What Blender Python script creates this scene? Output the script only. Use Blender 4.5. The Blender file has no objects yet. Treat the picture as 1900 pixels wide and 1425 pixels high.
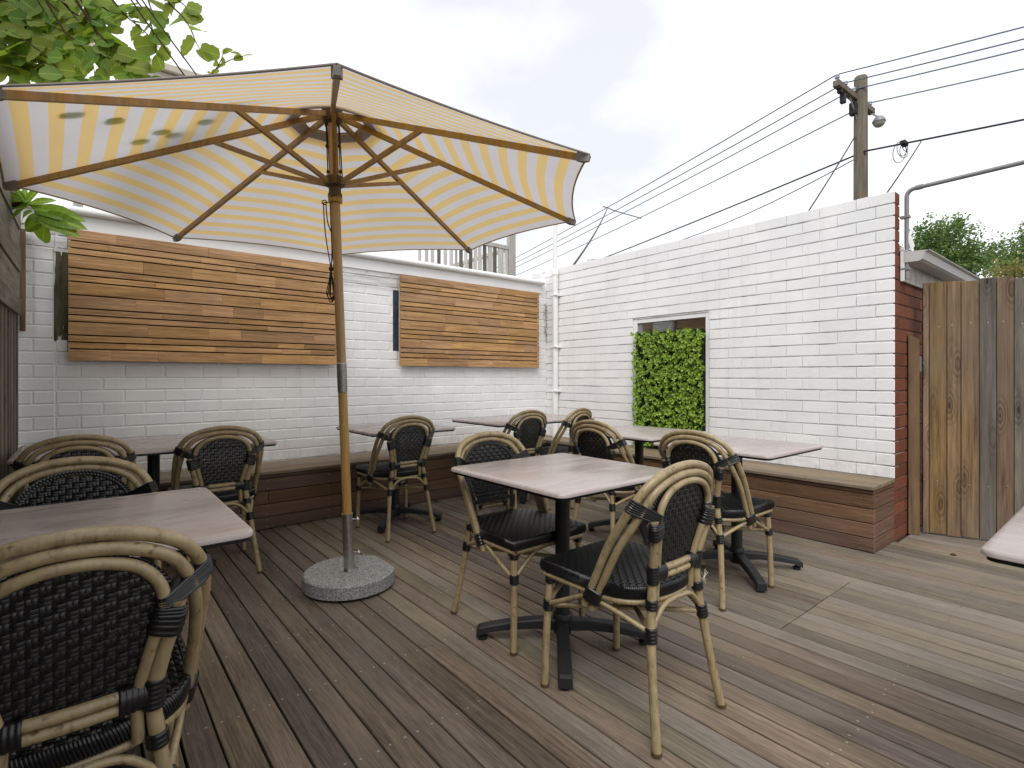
import bpy, math, random
from mathutils import Vector, Matrix
R_ = math.radians
random.seed(7)
scene = bpy.context.scene
col = scene.collection

# ------------------------------------------------------------------ camera
CAM = Vector((0, 0, 1.12))
TH = R_(50.73)
VD = Vector((math.cos(TH), math.sin(TH), 0))
RD = Vector((math.sin(TH), -math.cos(TH), 0))
FPX, CXP, HYP = 973.0, 950.0, 700.0
cam = bpy.data.cameras.new('camera')
camo = bpy.data.objects.new('camera', cam)
col.objects.link(camo)
camo.location = CAM
camo.rotation_euler = (R_(90), 0, TH - R_(90))
cam.sensor_width = 36
cam.lens = 36 * FPX / 1900
cam.shift_y = -12.5 / 1900
cam.clip_start = 0.05
cam.clip_end = 2000
scene.camera = camo

def at(px, py, d):
    """point seen at photo pixel (px, py), d metres along the view axis"""
    return CAM + VD * d + RD * ((px - CXP) / FPX * d) + Vector((0, 0, (HYP - py) / FPX * d))

# ------------------------------------------------------------------ sky, sun, exposure
world = bpy.data.worlds.new('World')
scene.world = world
world.use_nodes = True
wt = world.node_tree
wt.nodes.clear()
def wn(t, **k):
    n = wt.nodes.new(t)
    for a, b in k.items():
        setattr(n, a, b)
    return n
SUN_DIR = Vector((-0.55, -0.50, 0.95)).normalized()
SUN_EL = math.asin(SUN_DIR.z)
sky = wn('ShaderNodeTexSky', sky_type='NISHITA')
sky.sun_disc = False
sky.sun_elevation = SUN_EL
sky.sun_rotation = math.atan2(SUN_DIR.x, SUN_DIR.y)
bg1 = wn('ShaderNodeBackground'); bg1.inputs['Strength'].default_value = 0.1
wt.links.new(sky.outputs[0], bg1.inputs['Color'])
tc = wn('ShaderNodeTexCoord')
mp = wn('ShaderNodeMapping'); mp.inputs['Scale'].default_value = (1.6, 1.6, 3.0)
wt.links.new(tc.outputs['Generated'], mp.inputs['Vector'])
nz = wn('ShaderNodeTexNoise'); nz.inputs['Scale'].default_value = 1.5; nz.inputs['Detail'].default_value = 6; nz.inputs['Roughness'].default_value = 0.5
wt.links.new(mp.outputs[0], nz.inputs['Vector'])
cr = wn('ShaderNodeValToRGB')
cr.color_ramp.elements[0].position = 0.34; cr.color_ramp.elements[0].color = (0.66, 0.675, 0.705, 1)
cr.color_ramp.elements[1].position = 0.56; cr.color_ramp.elements[1].color = (0.93, 0.94, 0.96, 1)
wt.links.new(nz.outputs['Fac'], cr.inputs['Fac'])
bg2 = wn('ShaderNodeBackground'); bg2.inputs['Strength'].default_value = 1.0
wt.links.new(cr.outputs[0], bg2.inputs['Color'])
mx = wn('ShaderNodeMixShader'); mx.inputs[0].default_value = 0.9
wt.links.new(bg1.outputs[0], mx.inputs[1]); wt.links.new(bg2.outputs[0], mx.inputs[2])
wo = wn('ShaderNodeOutputWorld')
wt.links.new(mx.outputs[0], wo.inputs[0])
sl = bpy.data.lights.new('sun', 'SUN')
sl.energy = 1.5
sl.angle = R_(35)
sl.color = (1.0, 0.97, 0.93)
so = bpy.data.objects.new('sun', sl)
col.objects.link(so)
so.rotation_euler = SUN_DIR.to_track_quat('Z', 'Y').to_euler()
scene.view_settings.view_transform = 'Standard'
scene.view_settings.look = 'None'
scene.view_settings.gamma = 1
scene.view_settings.use_curve_mapping = False
scene.view_settings.exposure = 0.55
scene.render.engine = 'CYCLES'
scene.cycles.use_denoising = True
scene.cycles.max_bounces = 6
scene.cycles.diffuse_bounces = 4
scene.cycles.glossy_bounces = 3
scene.cycles.transmission_bounces = 4
scene.cycles.transparent_max_bounces = 6
scene.cycles.caustics_reflective = False
scene.cycles.caustics_refractive = False

# ------------------------------------------------------------------ materials
class NT:
    def __init__(self, name):
        self.m = bpy.data.materials.new(name)
        self.m.use_nodes = True
        self.t = self.m.node_tree
        self.t.nodes.clear()
        self.out = self.t.nodes.new('ShaderNodeOutputMaterial')
    def n(self, t, ins=None, **k):
        nd = self.t.nodes.new(t)
        for a, b in k.items():
            setattr(nd, a, b)
        for a, b in (ins or {}).items():
            if hasattr(b, 'is_output'):
                self.t.links.new(b, nd.inputs[a])
            else:
                nd.inputs[a].default_value = b
        return nd
    def math(self, op, a, b=None, c=None, clamp=False):
        nd = self.t.nodes.new('ShaderNodeMath'); nd.operation = op; nd.use_clamp = clamp
        for i, v in enumerate((a, b, c)):
            if v is None: continue
            if hasattr(v, 'is_output'): self.t.links.new(v, nd.inputs[i])
            else: nd.inputs[i].default_value = v
        return nd.outputs[0]
    def mix(self, f, a, b, blend='MIX'):
        nd = self.t.nodes.new('ShaderNodeMix'); nd.data_type = 'RGBA'; nd.blend_type = blend
        for i, v in ((0, f), (6, a), (7, b)):
            if hasattr(v, 'is_output'): self.t.links.new(v, nd.inputs[i])
            else: nd.inputs[i].default_value = v if i == 0 else (*v[:3], 1)
        return nd.outputs[2]
    def ramp(self, f, stops):
        nd = self.t.nodes.new('ShaderNodeValToRGB')
        e = nd.color_ramp.elements
        while len(e) < len(stops): e.new(0.5)
        for i, (p, c) in enumerate(stops):
            e[i].position = p
            e[i].color = (*c, 1) if hasattr(c, '__len__') else (c, c, c, 1)
        self.t.links.new(f, nd.inputs[0])
        return nd.outputs[0]
    def noise(self, vec, scale, detail=4, rough=0.55, dist=0.0):
        return self.n('ShaderNodeTexNoise', {'Vector': vec, 'Scale': scale, 'Detail': detail, 'Roughness': rough, 'Distortion': dist}).outputs['Fac']
    def coord(self, kind='Object'):
        return self.n('ShaderNodeTexCoord').outputs[kind]
    def pos(self):
        return self.n('ShaderNodeNewGeometry').outputs['Position']
    def rand(self):
        return self.n('ShaderNodeObjectInfo').outputs['Random']
    def shift(self, vec, amount=30.0):
        r = self.rand()
        c = self.n('ShaderNodeCombineXYZ', {0: self.math('MULTIPLY', r, amount), 1: self.math('MULTIPLY', r, amount * 1.7), 2: self.math('MULTIPLY', r, amount * .6)})
        return self.n('ShaderNodeVectorMath', {0: vec, 1: c.outputs[0]}, operation='ADD').outputs[0]
    def map(self, vec, scale, rot=(0, 0, 0)):
        return self.n('ShaderNodeMapping', {'Vector': vec, 'Scale': scale, 'Rotation': rot}).outputs[0]
    def bump(self, h, strength=0.3, dist=0.01):
        return self.n('ShaderNodeBump', {'Height': h, 'Strength': strength, 'Distance': dist}).outputs[0]
    def finish(self, color, rough=0.6, normal=None, spec=0.5, metal=0.0, **k):
        ins = {'Base Color': color if hasattr(color, 'is_output') else (*color[:3], 1), 'Roughness': rough, 'Metallic': metal, 'Specular IOR Level': spec}
        if normal is not None: ins['Normal'] = normal
        ins.update(k)
        p = self.n('ShaderNodeBsdfPrincipled', ins)
        self.t.links.new(p.outputs[0], self.out.inputs[0])
        return self.m

def wood(name, dark, light, axis, rough=0.7, rnd=0.5, grain=60, blotch=None, spec=0.35, knots=False, gs=0.35, hue=0.015, satv=0.3):
    t = NT(name)
    v = t.shift(t.coord('Object'))
    sc = [grain, grain, grain]; sc[axis] = grain * 0.035
    g = t.noise(t.map(v, sc), 1.0, 5, 0.6, 0.4)
    sc2 = [9, 9, 9]; sc2[axis] = 1.2
    b = t.noise(t.map(v, sc2), 1.0, 4, 0.55, 0.5)
    sc3 = [grain * 3.2] * 3; sc3[axis] = grain * 0.16
    g2 = t.noise(t.map(v, sc3), 1.0, 3, 0.6)
    f = t.math('ADD', t.math('ADD', t.math('MULTIPLY', g, 0.42), t.math('MULTIPLY', g2, 0.28)), t.math('MULTIPLY', b, 0.30))
    c = t.ramp(f, [(0.36, dark), (0.64, light)])
    if blotch:
        bl = t.noise(t.pos(), 1.1, 4, 0.6)
        c = t.mix(t.ramp(bl, [(0.45, 0.0), (0.72, 0.75)]), c, blotch)
    if knots:
        sp = t.n('ShaderNodeSeparateXYZ', {0: v})
        if axis == 2: u_ = t.math('SUBTRACT', t.math('MULTIPLY', sp.outputs[0], 2.6), t.math('MULTIPLY', sp.outputs[1], 7.8))
        else: u_ = t.math('MULTIPLY', sp.outputs[2], 7.0)
        wb = t.math('MULTIPLY', t.math('SUBTRACT', b, 0.5), 0.35)
        l_ = t.math('MULTIPLY', sp.outputs[axis], 2.4)
        vv = t.n('ShaderNodeCombineXYZ', {0: t.math('ADD', u_, wb), 1: l_, 2: 0.0}).outputs[0]
        w = t.n('ShaderNodeTexVoronoi', {'Vector': vv, 'Scale': 1.0}, feature='F1').outputs['Distance']
        rg = t.math('MULTIPLY_ADD', t.math('SINE', t.math('MULTIPLY', w, 62.0)), 0.5, 0.5)
        c = t.mix(t.math('MULTIPLY', rg, t.ramp(w, [(0.08, 0.75), (0.42, 0.0)])), c, tuple(x * 0.6 for x in dark))
        c = t.mix(t.ramp(w, [(0.045, 0.95), (0.10, 0.0)]), c, tuple(x * 0.35 for x in dark))
    r = t.rand()
    val = t.math('MULTIPLY_ADD', r, rnd, 1 - rnd * 0.5)
    r2 = t.math('FRACT', t.math('MULTIPLY', r, 17.3))
    hs = t.n('ShaderNodeHueSaturation', {'Hue': t.math('MULTIPLY_ADD', r2, hue, 0.5 - hue * 0.5), 'Saturation': t.math('MULTIPLY_ADD', r2, satv, 1 - satv * 0.5), 'Value': val, 'Color': c})
    ro = t.math('MULTIPLY_ADD', g, 0.25, rough - 0.12)
    return t.finish(hs.outputs[0], ro, t.bump(t.math('ADD', g, t.math('MULTIPLY', g2, 0.6)), gs, 0.004), spec)

def plain(name, c, rough=0.5, spec=0.5, metal=0.0, var=0.15, scale=25, bump=0.0):
    t = NT(name)
    n = t.noise(t.shift(t.coord('Object')), scale, 4)
    cc = t.mix(t.ramp(n, [(0.3, 0.0), (0.75, 1.0)]), tuple(x * (1 - var) for x in c), tuple(min(1, x * (1 + var)) for x in c))
    return t.finish(cc, t.math('MULTIPLY_ADD', n, 0.2, rough - 0.1), t.bump(n, bump, 0.003) if bump else None, spec, metal)

M = {}
M['deck'] = wood('weathered_decking', (0.064, 0.046, 0.034), (0.280, 0.217, 0.166), 1, 0.72, 0.62, 110, blotch=(0.20, 0.170, 0.140), spec=0.3, gs=0.45)
M['deck_pale'] = wood('pale_decking', (0.078, 0.064, 0.050), (0.255, 0.215, 0.170), 1, 0.74, 0.42, 110, blotch=(0.24, 0.20, 0.145), spec=0.3, gs=0.45)
M['under'] = plain('dark_subfloor', (0.012, 0.010, 0.009), 0.9, 0.1)
M['bench'] = wood('stained_bench_timber', (0.065, 0.032, 0.020), (0.19, 0.108, 0.065), 0, 0.6, 0.35, 80, blotch=(0.12, 0.085, 0.06))
M['bench_y'] = wood('stained_bench_timber_side', (0.070, 0.036, 0.022), (0.22, 0.125, 0.074), 1, 0.6, 0.35, 80, blotch=(0.13, 0.095, 0.065))
M['seat_x'] = wood('weathered_seat_timber', (0.12, 0.085, 0.055), (0.31, 0.24, 0.165), 0, 0.7, 0.3, 60)
M['seat_y'] = wood('weathered_seat_timber_side', (0.12, 0.085, 0.055), (0.31, 0.24, 0.165), 1, 0.7, 0.3, 60)
M['panel'] = wood('oiled_panel_timber', (0.185, 0.092, 0.036), (0.60, 0.355, 0.160), 0, 0.55, 0.34, 80, spec=0.4, hue=0.008, satv=0.12)
M['paling'] = wood('weathered_paling', (0.060, 0.032, 0.014), (0.31, 0.200, 0.100), 2, 0.8, 0.45, 42, blotch=(0.17, 0.135, 0.095), knots=True, gs=0.5)
M['paling_grey'] = wood('greyed_paling', (0.075, 0.066, 0.055), (0.21, 0.185, 0.15), 2, 0.85, 0.4, 45, knots=True, gs=0.6)
M['board_grey'] = wood('greyed_fence_board', (0.10, 0.088, 0.068), (0.30, 0.265, 0.21), 1, 0.85, 0.35, 45, knots=True, gs=0.6)
M['post'] = wood('fence_post_timber', (0.085, 0.048, 0.025), (0.22, 0.14, 0.078), 2, 0.8, 0.2, 45, knots=True)
M['beech'] = wood('varnished_umbrella_timber', (0.30, 0.165, 0.045), (0.50, 0.31, 0.105), 2, 0.38, 0.15, 40, spec=0.5, gs=0.08, hue=0.01)
M['pole_timber'] = wood('power_pole_timber', (0.075, 0.062, 0.045), (0.22, 0.19, 0.145), 2, 0.9, 0.1, 14)

def painted():
    t = NT('white_painted_brick')
    p = t.pos()
    fine = t.noise(p, 210, 3)
    mid = t.noise(p, 38, 4)
    big = t.noise(p, 2.2, 4)
    c = t.mix(t.ramp(big, [(0.35, 0.0), (0.7, 1.0)]), (0.79, 0.79, 0.80), (0.88, 0.88, 0.875))
    # brushed, half-covered grey band under the fascia
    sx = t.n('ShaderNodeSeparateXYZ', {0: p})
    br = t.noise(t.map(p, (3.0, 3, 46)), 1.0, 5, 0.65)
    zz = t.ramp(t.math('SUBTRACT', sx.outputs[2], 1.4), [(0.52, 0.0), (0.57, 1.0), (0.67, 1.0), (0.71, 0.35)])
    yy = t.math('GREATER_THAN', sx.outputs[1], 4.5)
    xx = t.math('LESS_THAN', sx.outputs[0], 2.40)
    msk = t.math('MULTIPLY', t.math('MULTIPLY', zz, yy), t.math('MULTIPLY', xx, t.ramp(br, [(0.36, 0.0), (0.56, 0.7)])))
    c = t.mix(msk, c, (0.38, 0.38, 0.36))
    pit = t.ramp(t.noise(p, 95, 2), [(0.24, 1.0), (0.29, 0.0)])
    c = t.mix(t.math('MULTIPLY', pit, 0.45), c, (0.30, 0.29, 0.28))
    c = t.mix(t.math('MULTIPLY', t.rand(), 0.10), c, (0.55, 0.55, 0.57))
    drip = t.noise(t.map(p, (16, 16, 1.1)), 1.0, 5, 0.65)
    c = t.mix(t.ramp(drip, [(0.55, 0.0), (0.78, 0.22)]), c, (0.46, 0.44, 0.41))
    gz_ = t.ramp(sx.outputs[2], [(0.42, 1.0), (0.62, 0.0)])
    c = t.mix(t.math('MULTIPLY', gz_, t.ramp(t.noise(p, 14, 5, 0.65), [(0.42, 0.0), (0.70, 0.5)])), c, (0.40, 0.36, 0.31))
    h = t.math('ADD', t.math('MULTIPLY', fine, 0.3), mid)
    h = t.math('SUBTRACT', h, t.math('MULTIPLY', pit, 0.8))
    return t.finish(c, 0.55, t.bump(h, 0.35, 0.004), 0.35)
M['white'] = painted()
def joint_paint():
    t = NT('patchy_painted_joint')
    p = t.pos()
    n = t.noise(t.map(p, (5, 5, 60)), 1.0, 5, 0.65)
    c = t.ramp(n, [(0.32, (0.20, 0.195, 0.19)), (0.42, (0.60, 0.60, 0.60)), (0.54, (0.80, 0.80, 0.80))])
    return t.finish(c, 0.8, t.bump(n, 0.3, 0.003), 0.2)
M['joint'] = joint_paint()
M['white_trim'] = plain('white_gloss_trim', (0.80, 0.80, 0.79), 0.4, 0.4, var=0.04, scale=6)
M['white_sheet'] = plain('white_painted_sheet', (0.80, 0.80, 0.80), 0.5, 0.35, var=0.05, scale=3, bump=0.05)
def redbrick():
    t = NT('red_face_brick')
    p = t.pos()
    n = t.noise(p, 60, 5, 0.65)
    c = t.ramp(n, [(0.3, (0.105, 0.034, 0.019)), (0.7, (0.215, 0.074, 0.042))])
    hs = t.n('ShaderNodeHueSaturation', {'Value': t.math('MULTIPLY_ADD', t.rand(), 0.5, 0.72), 'Color': c})
    return t.finish(hs.outputs[0], 0.85, t.bump(n, 0.5, 0.004), 0.25)
M['red'] = redbrick()
M['mortar'] = plain('grey_mortar', (0.12, 0.085, 0.065), 0.95, 0.1, var=0.3, scale=60, bump=0.3)
M['black'] = None
def blackrattan():
    t = NT('black_synthetic_rattan')
    n = t.noise(t.coord('Object'), 90, 3)
    c = t.ramp(n, [(0.3, (0.004, 0.004, 0.0045)), (0.8, (0.010, 0.010, 0.012))])
    return t.finish(c, t.math('MULTIPLY_ADD', n, 0.2, 0.22), None, 0.55)
M['black'] = blackrattan()
M['black_metal'] = plain('black_powder_coated_metal', (0.014, 0.014, 0.016), 0.5, 0.45, var=0.2, scale=200, bump=0.12)
M['edge'] = plain('black_table_underside', (0.012, 0.012, 0.012), 0.6, 0.3)
def bamboo():
    t = NT('bamboo_look_tube')
    v = t.coord('Object')
    n = t.noise(v, 26, 5, 0.6)
    s = t.noise(t.map(v, (130, 130, 9)), 1.0, 3)
    c = t.ramp(t.math('ADD', t.math('MULTIPLY', n, 0.55), t.math('MULTIPLY', s, 0.45)), [(0.30, (0.13, 0.084, 0.040)), (0.46, (0.295, 0.225, 0.122)), (0.7, (0.39, 0.305, 0.175))])
    spots = t.ramp(t.noise(v, 55, 2, 0.5), [(0.26, 0.85), (0.36, 0.0)])
    c = t.mix(spots, c, (0.10, 0.058, 0.026))
    return t.finish(c, 0.36, t.bump(s, 0.08, 0.002), 0.5)
M['bamboo'] = bamboo()
def tabletop():
    t = NT('pale_woodgrain_laminate')
    v = t.shift(t.coord('Object'), 9)
    g = t.noise(t.map(v, (3.5, 60, 60)), 1.0, 6, 0.62, 0.6)
    b = t.noise(t.map(v, (2.0, 7, 7)), 1.0, 4, 0.55, 0.8)
    c = t.ramp(t.math('ADD', t.math('MULTIPLY', g, 0.55), t.math('MULTIPLY', b, 0.45)), [(0.32, (0.31, 0.255, 0.238)), (0.52, (0.405, 0.352, 0.335)), (0.72, (0.48, 0.430, 0.412))])
    return t.finish(c, t.math('MULTIPLY_ADD', b, 0.22, 0.16), t.bump(g, 0.04, 0.002), 0.5)
M['top'] = tabletop()
def fabric():
    t = NT('striped_canopy_fabric')
    uv = t.n('ShaderNodeUVMap', uv_map='stripe').outputs[0]
    s = t.n('ShaderNodeSeparateXYZ', {0: uv})
    fr = t.math('FRACT', t.math('DIVIDE', s.outputs[1], 0.104))
    st = t.ramp(fr, [(0.0, 0.0), (0.02, 1.0), (0.48, 1.0), (0.50, 0.0)])
    w = t.noise(t.map(t.coord('Object'), (500, 500, 500)), 1.0, 2)
    big = t.noise(t.coord('Object'), 3.0, 4)
    c = t.mix(st, (0.74, 0.72, 0.745), (0.88, 0.635, 0.26))
    c = t.mix(t.math('MULTIPLY', t.ramp(big, [(0.4, 0.0), (0.8, 1.0)]), 0.18), c, (0.40, 0.37, 0.33))
    c = t.mix(t.math('MULTIPLY', w, 0.22), c, (0.30, 0.27, 0.24))
    d = t.n('ShaderNodeBsdfDiffuse', {'Color': c, 'Normal': t.bump(w, 0.15, 0.001)})
    tr = t.n('ShaderNodeBsdfTranslucent', {'Color': c})
    m = t.n('ShaderNodeMixShader', {0: 0.42, 1: d.outputs[0], 2: tr.outputs[0]})
    t.t.links.new(m.outputs[0], t.out.inputs[0])
    return t.m
M['fabric'] = fabric()
def band():
    t = NT('grey_canopy_hem')
    w = t.noise(t.coord('Object'), 300, 2)
    c = t.mix(w, (0.40, 0.36, 0.34), (0.50, 0.46, 0.44))
    d = t.n('ShaderNodeBsdfDiffuse', {'Color': c}); tr = t.n('ShaderNodeBsdfTranslucent', {'Color': c})
    m = t.n('ShaderNodeMixShader', {0: 0.4, 1: d.outputs[0], 2: tr.outputs[0]})
    t.t.links.new(m.outputs[0], t.out.inputs[0]); return t.m
M['hem'] = band()
def granite():
    t = NT('grey_granite')
    v = t.coord('Object')
    a = t.noise(v, 190, 3, 0.7); b = t.n('ShaderNodeTexVoronoi', {'Vector': v, 'Scale': 230.0}).outputs['Color']
    bw = t.n('ShaderNodeRGBToBW', {0: b}).outputs[0]
    c = t.ramp(t.math('ADD', t.math('MULTIPLY', a, 0.5), t.math('MULTIPLY', bw, 0.5)), [(0.3, (0.10, 0.10, 0.10)), (0.5, (0.26, 0.26, 0.255)), (0.7, (0.46, 0.46, 0.45))])
    return t.finish(c, 0.65, t.bump(a, 0.25, 0.002), 0.4)
M['granite'] = granite()
M['steel'] = plain('brushed_stainless_steel', (0.52, 0.51, 0.49), 0.33, 0.5, 1.0, 0.15, 60)
M['ferrule'] = plain('worn_metal_ferrule', (0.30, 0.29, 0.27), 0.45, 0.5, 0.8, 0.25, 60)
M['rope'] = plain('dark_brown_cord', (0.055, 0.040, 0.030), 0.85, 0.2, var=0.35, scale=200)
M['brass'] = plain('brown_plastic_hub', (0.085, 0.055, 0.024), 0.5, 0.4, var=0.3, scale=40)
M['galv'] = plain('grey_painted_pipe', (0.25, 0.25, 0.255), 0.45, 0.5, 0.3, 0.12, 30)
M['gutter'] = plain('pale_grey_gutter', (0.50, 0.49, 0.48), 0.45, 0.45, var=0.12, scale=7)
M['soffit'] = plain('stained_soffit_board', (0.42, 0.385, 0.36), 0.8, 0.2, var=0.3, scale=14)
M['cable'] = plain('black_cable', (0.020, 0.021, 0.024), 0.6, 0.3)
M['wire'] = plain('aluminium_wire', (0.10, 0.12, 0.16), 0.5, 0.4, 0.2)
M['ceramic'] = plain('pale_blue_insulator', (0.40, 0.45, 0.55), 0.3, 0.5)
M['lampglass'] = plain('dull_street_lamp_glass', (0.33, 0.32, 0.29), 0.3, 0.5)
M['ground'] = plain('bare_ground', (0.14, 0.125, 0.10), 0.95, 0.1, var=0.35, scale=2, bump=0.3)
M['weather_white'] = wood('weathered_white_timber', (0.33, 0.31, 0.28), (0.62, 0.60, 0.57), 2, 0.8, 0.45, 30)
M['cream'] = plain('cream_painted_beam', (0.50, 0.46, 0.39), 0.6, 0.3, var=0.1, scale=5)
M['render'] = plain('pale_render', (0.62, 0.61, 0.59), 0.85, 0.2, var=0.08, scale=3)
M['oldframe'] = None
def oldframe():
    t = NT('mossy_old_frame')
    v = t.pos()
    n = t.noise(t.map(v, (40, 40, 6)), 1.0, 5, 0.65)
    c = t.ramp(n, [(0.3, (0.035, 0.032, 0.022)), (0.6, (0.12, 0.108, 0.066)), (0.75, (0.16, 0.14, 0.09))])
    f = t.noise(t.map(v, (34, 34, 3.2)), 1.0, 3, 0.5)
    c = t.mix(t.ramp(f, [(0.62, 0.0), (0.64, 1.0)]), c, (0.62, 0.62, 0.62))
    return t.finish(c, 0.85, t.bump(n, 0.4, 0.004), 0.2)
M['oldframe'] = oldframe()
M['bluegrey'] = plain('dark_blue_grey_paint', (0.040, 0.050, 0.068), 0.6, 0.3, var=0.35, scale=18)
def leafmat(name, c1, c2, tr=0.5, rough=0.5):
    t = NT(name)
    r = t.rand()
    n = t.noise(t.coord('Object'), 60, 3)
    f = t.math('ADD', t.math('MULTIPLY', r, 0.75), t.math('MULTIPLY', n, 0.25))
    c = t.mix(f, c1, c2)
    so_ = t.n('ShaderNodeSeparateXYZ', {0: t.coord('Object')})
    ax_ = t.math('ABSOLUTE', so_.outputs[0])
    rib_ = t.ramp(ax_, [(0.012, 0.7), (0.03, 0.0)])
    vs_ = t.math('SINE', t.math('MULTIPLY', t.math('SUBTRACT', so_.outputs[1], t.math('MULTIPLY', ax_, 0.7)), 46.0))
    vn_ = t.math('MAXIMUM', rib_, t.ramp(vs_, [(0.88, 0.0), (0.99, 0.35)]))
    c = t.mix(vn_, c, tuple(min(1, q * 1.9 + .03) for q in c2))
    p = t.n('ShaderNodeBsdfPrincipled', {'Base Color': c, 'Roughness': rough, 'Specular IOR Level': 0.25})
    tl = t.n('ShaderNodeBsdfTranslucent', {'Color': t.mix(0.5, c, (0.34, 0.50, 0.03))})
    m = t.n('ShaderNodeMixShader', {0: tr, 1: p.outputs[0], 2: tl.outputs[0]})
    t.t.links.new(m.outputs[0], t.out.inputs[0])
    return t.m
M['leaf'] = leafmat('green_tree_leaf', (0.050, 0.13, 0.016), (0.17, 0.27, 0.030))
M['leaf_olive'] = leafmat('olive_tree_leaf', (0.12, 0.18, 0.020), (0.20, 0.23, 0.028))
M['leaf_rust'] = leafmat('rusty_young_leaf', (0.24, 0.10, 0.025), (0.30, 0.20, 0.035))
M['leaf_shrub'] = leafmat('glossy_shrub_leaf', (0.055, 0.15, 0.012), (0.20, 0.33, 0.030), 0.4, 0.4)
def stuffleaf(name, a, b, tr=0.3, scale=9.0):
    t = NT(name)
    at_ = t.n('ShaderNodeAttribute', attribute_name='tone').outputs['Fac']
    c = t.mix(at_, a, b)
    p = t.n('ShaderNodeBsdfPrincipled', {'Base Color': c, 'Roughness': 0.38, 'Specular IOR Level': 0.5})
    tl = t.n('ShaderNodeBsdfTranslucent', {'Color': c})
    m = t.n('ShaderNodeMixShader', {0: tr, 1: p.outputs[0], 2: tl.outputs[0]})
    t.t.links.new(m.outputs[0], t.out.inputs[0]); return t.m
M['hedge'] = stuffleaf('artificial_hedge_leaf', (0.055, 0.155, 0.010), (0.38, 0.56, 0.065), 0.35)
M['birch'] = stuffleaf('birch_leaf', (0.065, 0.135, 0.030), (0.22, 0.33, 0.080), 0.4)
M['drygrass'] = stuffleaf('dry_shrub_leaf', (0.16, 0.17, 0.035), (0.30, 0.26, 0.08), 0.35)
M['bark'] = plain('brown_twig_bark', (0.055, 0.030, 0.020), 0.9, 0.1, var=0.3, scale=60)
M['dryleaf'] = plain('dry_brown_leaf', (0.12, 0.055, 0.025), 0.8, 0.2, var=0.4, scale=40)
M['yellowleaf'] = plain('yellow_fallen_leaf', (0.42, 0.34, 0.09), 0.7, 0.2, var=0.3, scale=40)
M['string'] = plain('frayed_white_string', (0.62, 0.58, 0.48), 0.9, 0.1)
M['screw'] = plain('screw_head', (0.40, 0.38, 0.34), 0.4, 0.5, 0.8)
M['backing'] = plain('dark_backing', (0.010, 0.008, 0.006), 0.9, 0.1)  # near-black, so the gaps in front of it look shaded
def glassmat():
    t = NT('window_glass')
    f = t.n('ShaderNodeFresnel', {'IOR': 1.5}).outputs[0]
    tr = t.n('ShaderNodeBsdfTransparent', {'Color': (0.80, 0.82, 0.82, 1)})
    g = t.n('ShaderNodeBsdfGlossy', {'Color': (1, 1, 1, 1), 'Roughness': 0.02})
    m = t.n('ShaderNodeMixShader', {0: t.math('MULTIPLY_ADD', f, 1.0, 0.08, clamp=True), 1: tr.outputs[0], 2: g.outputs[0]})
    t.t.links.new(m.outputs[0], t.out.inputs[0]); return t.m
M['glass'] = glassmat()
M['room'] = plain('beige_room_wall', (0.42, 0.36, 0.28), 0.8, 0.2, var=0.06)
M['room_timber'] = wood('reflection_timber', (0.16, 0.11, 0.07), (0.34, 0.26, 0.18), 1, 0.7, 0.2, 30)

# ------------------------------------------------------------------ mesh helpers
def catmull(pts, k=6):
    P = [Vector(p) for p in pts]
    out = []
    for i in range(len(P) - 1):
        p0 = P[i - 1] if i > 0 else P[i] * 2 - P[i + 1]
        p1, p2 = P[i], P[i + 1]
        p3 = P[i + 2] if i + 2 < len(P) else P[i + 1] * 2 - P[i]
        for j in range(k):
            t = j / k
            out.append(0.5 * ((2 * p1) + (p2 - p0) * t + (2 * p0 - 5 * p1 + 4 * p2 - p3) * t * t + (3 * p1 - p0 - 3 * p2 + p3) * t ** 3))
    out.append(P[-1])
    return out

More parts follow.
